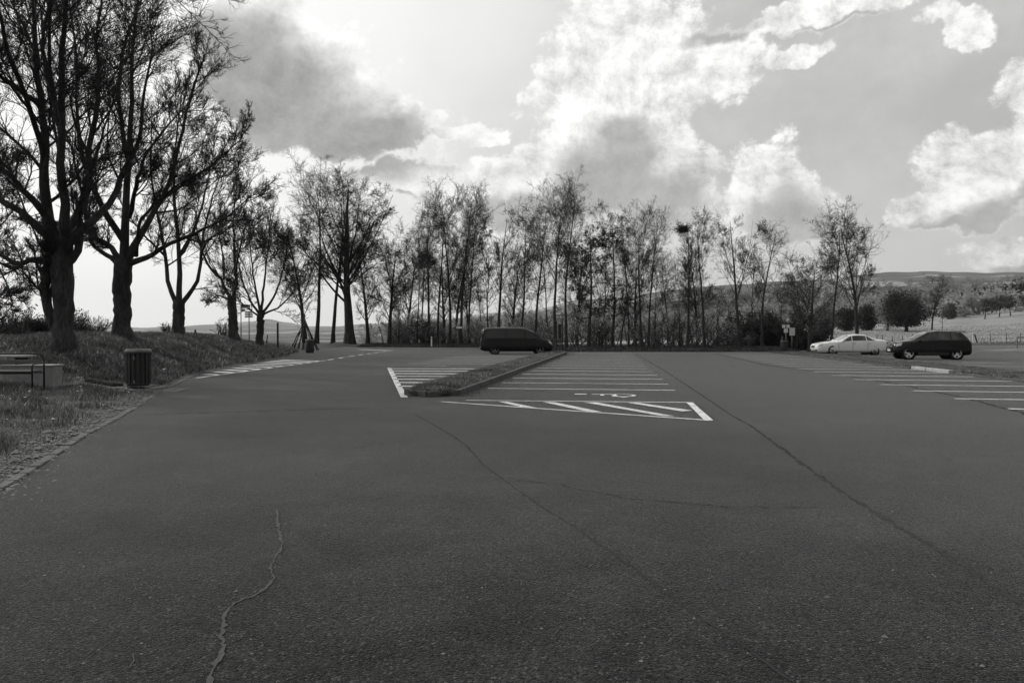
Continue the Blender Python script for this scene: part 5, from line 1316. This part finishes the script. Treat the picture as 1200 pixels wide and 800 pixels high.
# metal railing at the right edge
Yr = 66; x, y, z = ground_at(1192, Yr); rl = tag(empty('metal_railing', (x, y, 0)), 'pale metal railing with two bars at the right edge of the photo', 'railing')
zt = zz_(394.5, Yr, 0)
for q in (0, 2.2, 4.4): MB().box((q, 0, zt / 2 - .05), (.08, .06, zt + .1), bev=.01).build('post', M_postm, rl)
for q in (zt - .05, zt * .52): MB().box((2.2, -.035, q), (4.5, .012, .11)).build('rail', mat('rail_pale', .3, .6), rl)
# pale gravel spit with soil
xs = np.linspace(sx(1150) * 66, sx(1290) * 66, 40); vs = np.linspace(0, 1, 9)
Xg = np.array([xs for _ in vs]); t_ = (xs - xs[0]) / (xs[-1] - xs[0]); wd = 2.2 * np.sqrt(np.clip(t_ * 3, 0, 1)); Yg = np.array([66 - wd * (v - .5) * 2.2 for v in vs])
Zg = np.array([.01 + .22 * np.sin(PI * v) * np.clip(t_ * 3, 0.02, 1) for v in vs])
tag(grid_mesh('gravel_spit', Xg, Yg, Zg, mat('pale_gravel', .22, .9, .35, 2, .6, 12)), kind='structure')
# fence of the meadow: posts and wires
pf = [(962, 96), (975, 97), (988, 98), (1001, 99), (1014, 100), (1027, 100.5), (1034, 101), (1046, 101.5), (1058, 102), (1070, 103), (1112, 106), (1128, 107), (1161, 109), (1180, 110), (1196, 111), (1214, 112)]
fr = tag(empty('wire_fence', (0, 0, 0)), 'low fence of thin leaning stakes and wire along the meadow', 'fence')
rs = np.random.RandomState(12); tops = []
for (px, Y) in pf:
    x, y, z = ground_at(px, Y); hh = rs.uniform(.95, 1.2); tl = rs.normal(0, .08)
    MB().tube([(x, y, z - .2), (x + tl, y, z + hh)], [.05, .04], 6).build('post', M_post, fr, True); tops.append((x + tl * .8, y, z + hh * .85, z + hh * .45))
mb = MB()
for q in (2, 3): mb.tube([(t[0], t[1], t[q]) for t in tops], .008, 4)
mb.build('wire', M_postm, fr)
pf = [(8, 40), (-6, 39), (92, 46), (120, 49), (170, 52), (240, 56)]
# ------------------------------------------------------------------ light, sky, air
SUN_AZ, SUN_EL = -52.0, 34.0     # degrees: left of the view direction, above the horizon
sd = Vector((math.sin(R(SUN_AZ)) * math.cos(R(SUN_EL)), math.cos(R(SUN_AZ)) * math.cos(R(SUN_EL)), math.sin(R(SUN_EL))))
sl = bpy.data.lights.new('sun', 'SUN'); sl.energy = 2.0; sl.angle = R(3.0); sl.color = (1, .985, .96)
so = bpy.data.objects.new('sun', sl); col.objects.link(so); so.rotation_euler = sd.to_track_quat('Z', 'Y').to_euler()
w = bpy.data.worlds.new('World'); sc.world = w; w.use_nodes = True
nt = w.node_tree; N = nt.nodes; L = nt.links
bg = N['Background']; bg.inputs['Strength'].default_value = .1
sky = N.new('ShaderNodeTexSky'); sky.sky_type = 'NISHITA'; sky.sun_disc = False; sky.sun_elevation = R(SUN_EL); sky.sun_rotation = R(SUN_AZ)
sky.air_density = 1.2; sky.dust_density = 2.5
bw = N.new('ShaderNodeRGBToBW'); L.new(sky.outputs[0], bw.inputs[0])
tc = N.new('ShaderNodeTexCoord')
def M(o, a, b=None, c=None, clamp=False):
    n = N.new('ShaderNodeMath'); n.operation = o; n.use_clamp = clamp
    for i, q in enumerate((a, b, c)):
        if q is None: continue
        if isinstance(q, (int, float)): n.inputs[i].default_value = float(q)
        else: L.new(q, n.inputs[i])
    return n.outputs[0]
def MR(x, a, b, lo, hi, smooth=True):
    n = N.new('ShaderNodeMapRange'); n.interpolation_type = 'SMOOTHSTEP' if smooth else 'LINEAR'
    for i, q in enumerate((a, b, lo, hi)):
        if isinstance(q, (int, float)): n.inputs[i + 1].default_value = float(q)
        else: L.new(q, n.inputs[i + 1])
    L.new(x, n.inputs[0]); return n.outputs[0]
def mixf(f, a, b):
    n = N.new('ShaderNodeMix'); n.data_type = 'FLOAT'
    for i, q in ((0, f), (2, a), (3, b)):
        if isinstance(q, (int, float)): n.inputs[i].default_value = float(q)
        else: L.new(q, n.inputs[i])
    return n.outputs[0]
def VM(o, a, b=None, c=None, out=0):
    n = N.new('ShaderNodeVectorMath'); n.operation = o
    for i, q in enumerate((a, b, c)):
        if q is None: continue
        if isinstance(q, tuple): n.inputs[i].default_value = q
        else: L.new(q, n.inputs[i])
    return n.outputs['Value'] if out == 'v' else n.outputs[0]
sp = N.new('ShaderNodeSeparateXYZ'); L.new(tc.outputs['Generated'], sp.inputs[0])
az = M('ARCTAN2', sp.outputs[0], sp.outputs[1]); el = M('ARCSINE', sp.outputs[2])
cv = N.new('ShaderNodeCombineXYZ'); L.new(az, cv.inputs[0]); L.new(el, cv.inputs[1])
AE = cv.outputs[0]      # azimuth and elevation on the sky sphere, in radians
def noise(vec, s, d=6, r=.55, out='Fac', offs=None, dist=0):
    n = N.new('ShaderNodeTexNoise'); n.noise_dimensions = '2D'; n.inputs['Scale'].default_value = s; n.inputs['Detail'].default_value = d; n.inputs['Roughness'].default_value = r
    n.inputs['Distortion'].default_value = dist
    if offs: vec = VM('ADD', vec, offs)
    L.new(vec, n.inputs['Vector']); return n.outputs[out]
STR = (1, 1.15, 1)
PS = VM('MULTIPLY', AE, STR)
wn = noise(PS, 6, 2, .5, 'Color')
PW = VM('ADD', PS, VM('MULTIPLY_ADD', wn, (.045,) * 3, (-.0225,) * 3))
def puff(vec):
    n = N.new('ShaderNodeTexVoronoi'); n.voronoi_dimensions = '2D'; n.feature = 'SMOOTH_F1'; n.inputs['Scale'].default_value = 9; n.inputs['Smoothness'].default_value = .2
    n.inputs['Detail'].default_value = 5; n.inputs['Roughness'].default_value = .68; n.inputs['Lacunarity'].default_value = 2.3; n.normalize = True
    L.new(vec, n.inputs['Vector']); return M('SUBTRACT', 1, n.outputs['Distance'])
def px2ae(px, py):
    s = (px - 600) / F; t = (HOR - py) / F; return math.atan(s), math.atan(t / math.sqrt(1 + s * s))
wb_ = noise(PS, 5.5, 5, .6, 'Color', (3, 7, 0))
AW = VM('ADD', AE, VM('MULTIPLY_ADD', wb_, (.16, .11, 0), (-.08, -.055, 0)))
def field(blobs, vec):
    out = None
    for (px, py, rx, ry) in blobs:
        a0, e0 = px2ae(px, py); ra = rx / F * math.cos(a0) ** 2; re = ry / F * math.cos(a0)
        v = VM('MULTIPLY_ADD', vec, (1 / ra, 1 / re, 0), (-a0 / ra, -e0 / re, 0)); d = VM('LENGTH', v, out='v')
        out = d if out is None else M('SMOOTH_MIN', out, d, .25)
    return M('SUBTRACT', 1, out)
CUM = [(350, 85, 80, 48), (435, 140, 76, 36), (310, 115, 55, 42), (385, 115, 60, 45), (760, 205, 58, 52), (690, 215, 80, 40), (735, 140, 65, 55), (685, 110, 58, 50), (745, 50, 74, 50), (830, 80, 60, 40), (893, 212, 50, 32), (910, 248, 54, 32),
       (1155, 200, 74, 34), (1210, 190, 60, 42), (1085, 248, 48, 18), (1042, 246, 18, 14), (1205, 108, 55, 34), (965, 68, 30, 13), (1108, 38, 24, 18), (985, 14, 80, 16), (560, 215, 90, 26), (470, 212, 70, 20), (620, 235, 90, 20), (625, 112, 20, 14), (540, 150, 40, 9), (1180, 300, 60, 18), (250, 10, 120, 40), (800, 215, 30, 24)]
DARK = [(315, 105, 120, 66), (435, 165, 95, 46), (775, 245, 66, 50), (715, 235, 80, 44), (925, 262, 56, 44), (1170, 250, 75, 19), (1100, 268, 55, 16), (735, 190, 40, 36), (850, 34, 60, 12), (640, 246, 60, 14), (470, 236, 60, 6), (1185, 316, 60, 10), (1000, 36, 80, 7)]
pf0 = puff(PW); f0 = field(CUM, AW)
relief = M('SUBTRACT', pf0, puff(VM('ADD', PW, (-.012, .016, 0))))     # lit from upper left
nz = M('SUBTRACT', noise(PS, 16, 5, .62), .5)
front = M('MULTIPLY', MR(az, .58, .72, 1, 0), M('MULTIPLY', MR(az, -.72, -.58, 0, 1), MR(el, .40, .50, 1, 0)))
gn = noise(PW, 2.3, 5, .55, 'Color', (7.3, 2.2, 0)); gs = N.new('ShaderNodeSeparateXYZ'); L.new(gn, gs.inputs[0])
D = M('ADD', mixf(front, M('MULTIPLY', M('SUBTRACT', gs.outputs[0], .5), 5.0), f0), M('ADD', M('MULTIPLY', M('SUBTRACT', pf0, .58), 1.7), M('MULTIPLY', nz, .55)))
alpha = MR(D, -.22, .12, 0, 1)
dk = M('ADD', mixf(front, M('MULTIPLY', M('SUBTRACT', gs.outputs[1], .5), 5.0), field(DARK, AW)), M('ADD', M('MULTIPLY', nz, .45), M('MULTIPLY', M('SUBTRACT', pf0, .6), .45)))
dark = M('MULTIPLY', MR(dk, -.42, .48, 0, 1), MR(D, -.22, .22, 0, 1))
veil = MR(noise(PW, 3.2, 6, .66, 'Fac', (1, 5, 0)), .36, .72, 0, .8)
sdn = (sd.x, sd.y, sd.z)
dpv = VM('DOT_PRODUCT', tc.outputs['Generated'], sdn, out='v')
glow = MR(dpv, .42, .94, 0, 1)
back = MR(dpv, -.8, .35, 0, 1)
nish = M('MINIMUM', bw.outputs[0], 8.0)
clear = M('ADD', M('MULTIPLY', nish, .25), mixf(glow, 3.35, 7.4))
clear = mixf(veil, clear, mixf(glow, 5.4, 9.0))
hzn = MR(el, 0, .2, .75, 0); clear = mixf(hzn, clear, mixf(glow, 6.2, 9.2))
lit = M('ADD', mixf(glow, 7.4, 9.2), M('MULTIPLY', relief, mixf(glow, 15.0, 9.0)))
shade = M('ADD', mixf(glow, 3.7, 2.8), M('ADD', M('MULTIPLY', relief, 3.5), M('MULTIPLY', nz, 1.0)))
cl = mixf(dark, lit, shade)
tot = mixf(alpha, clear, cl)
tot = M('MULTIPLY', tot, mixf(back, BACKF, 1.2))
tot = M('MULTIPLY', tot, MR(el, -.12, -.01, .12, 1))
tot = M('MAXIMUM', tot, .05)
cc = N.new('ShaderNodeCombineColor'); L.new(tot, cc.inputs[0]); L.new(tot, cc.inputs[1]); L.new(M('MULTIPLY', tot, .985), cc.inputs[2])
L.new(cc.outputs[0], bg.inputs['Color'])
w.cycles.sampling_method = 'NONE'
sc.cycles.volume_bounces = 1

# the air
mb = MB(); mb.box((0, 0, 150), (19500, 19500, 700)); hb = mb.build('haze', mat('haze_tmp', .5)); hb.data.materials.clear()
hm = bpy.data.materials.new('haze'); hm.use_nodes = True; hn = hm.node_tree; hn.nodes.clear()
ho = hn.nodes.new('ShaderNodeOutputMaterial'); pv = hn.nodes.new('ShaderNodeVolumePrincipled')
pv.inputs['Color'].default_value = (.96, .96, .95, 1); pv.inputs['Density'].default_value = 6.5e-5; pv.inputs['Anisotropy'].default_value = .35
hn.links.new(pv.outputs[0], ho.inputs['Volume']); hb.data.materials.append(hm)
tag(hb, kind='stuff')
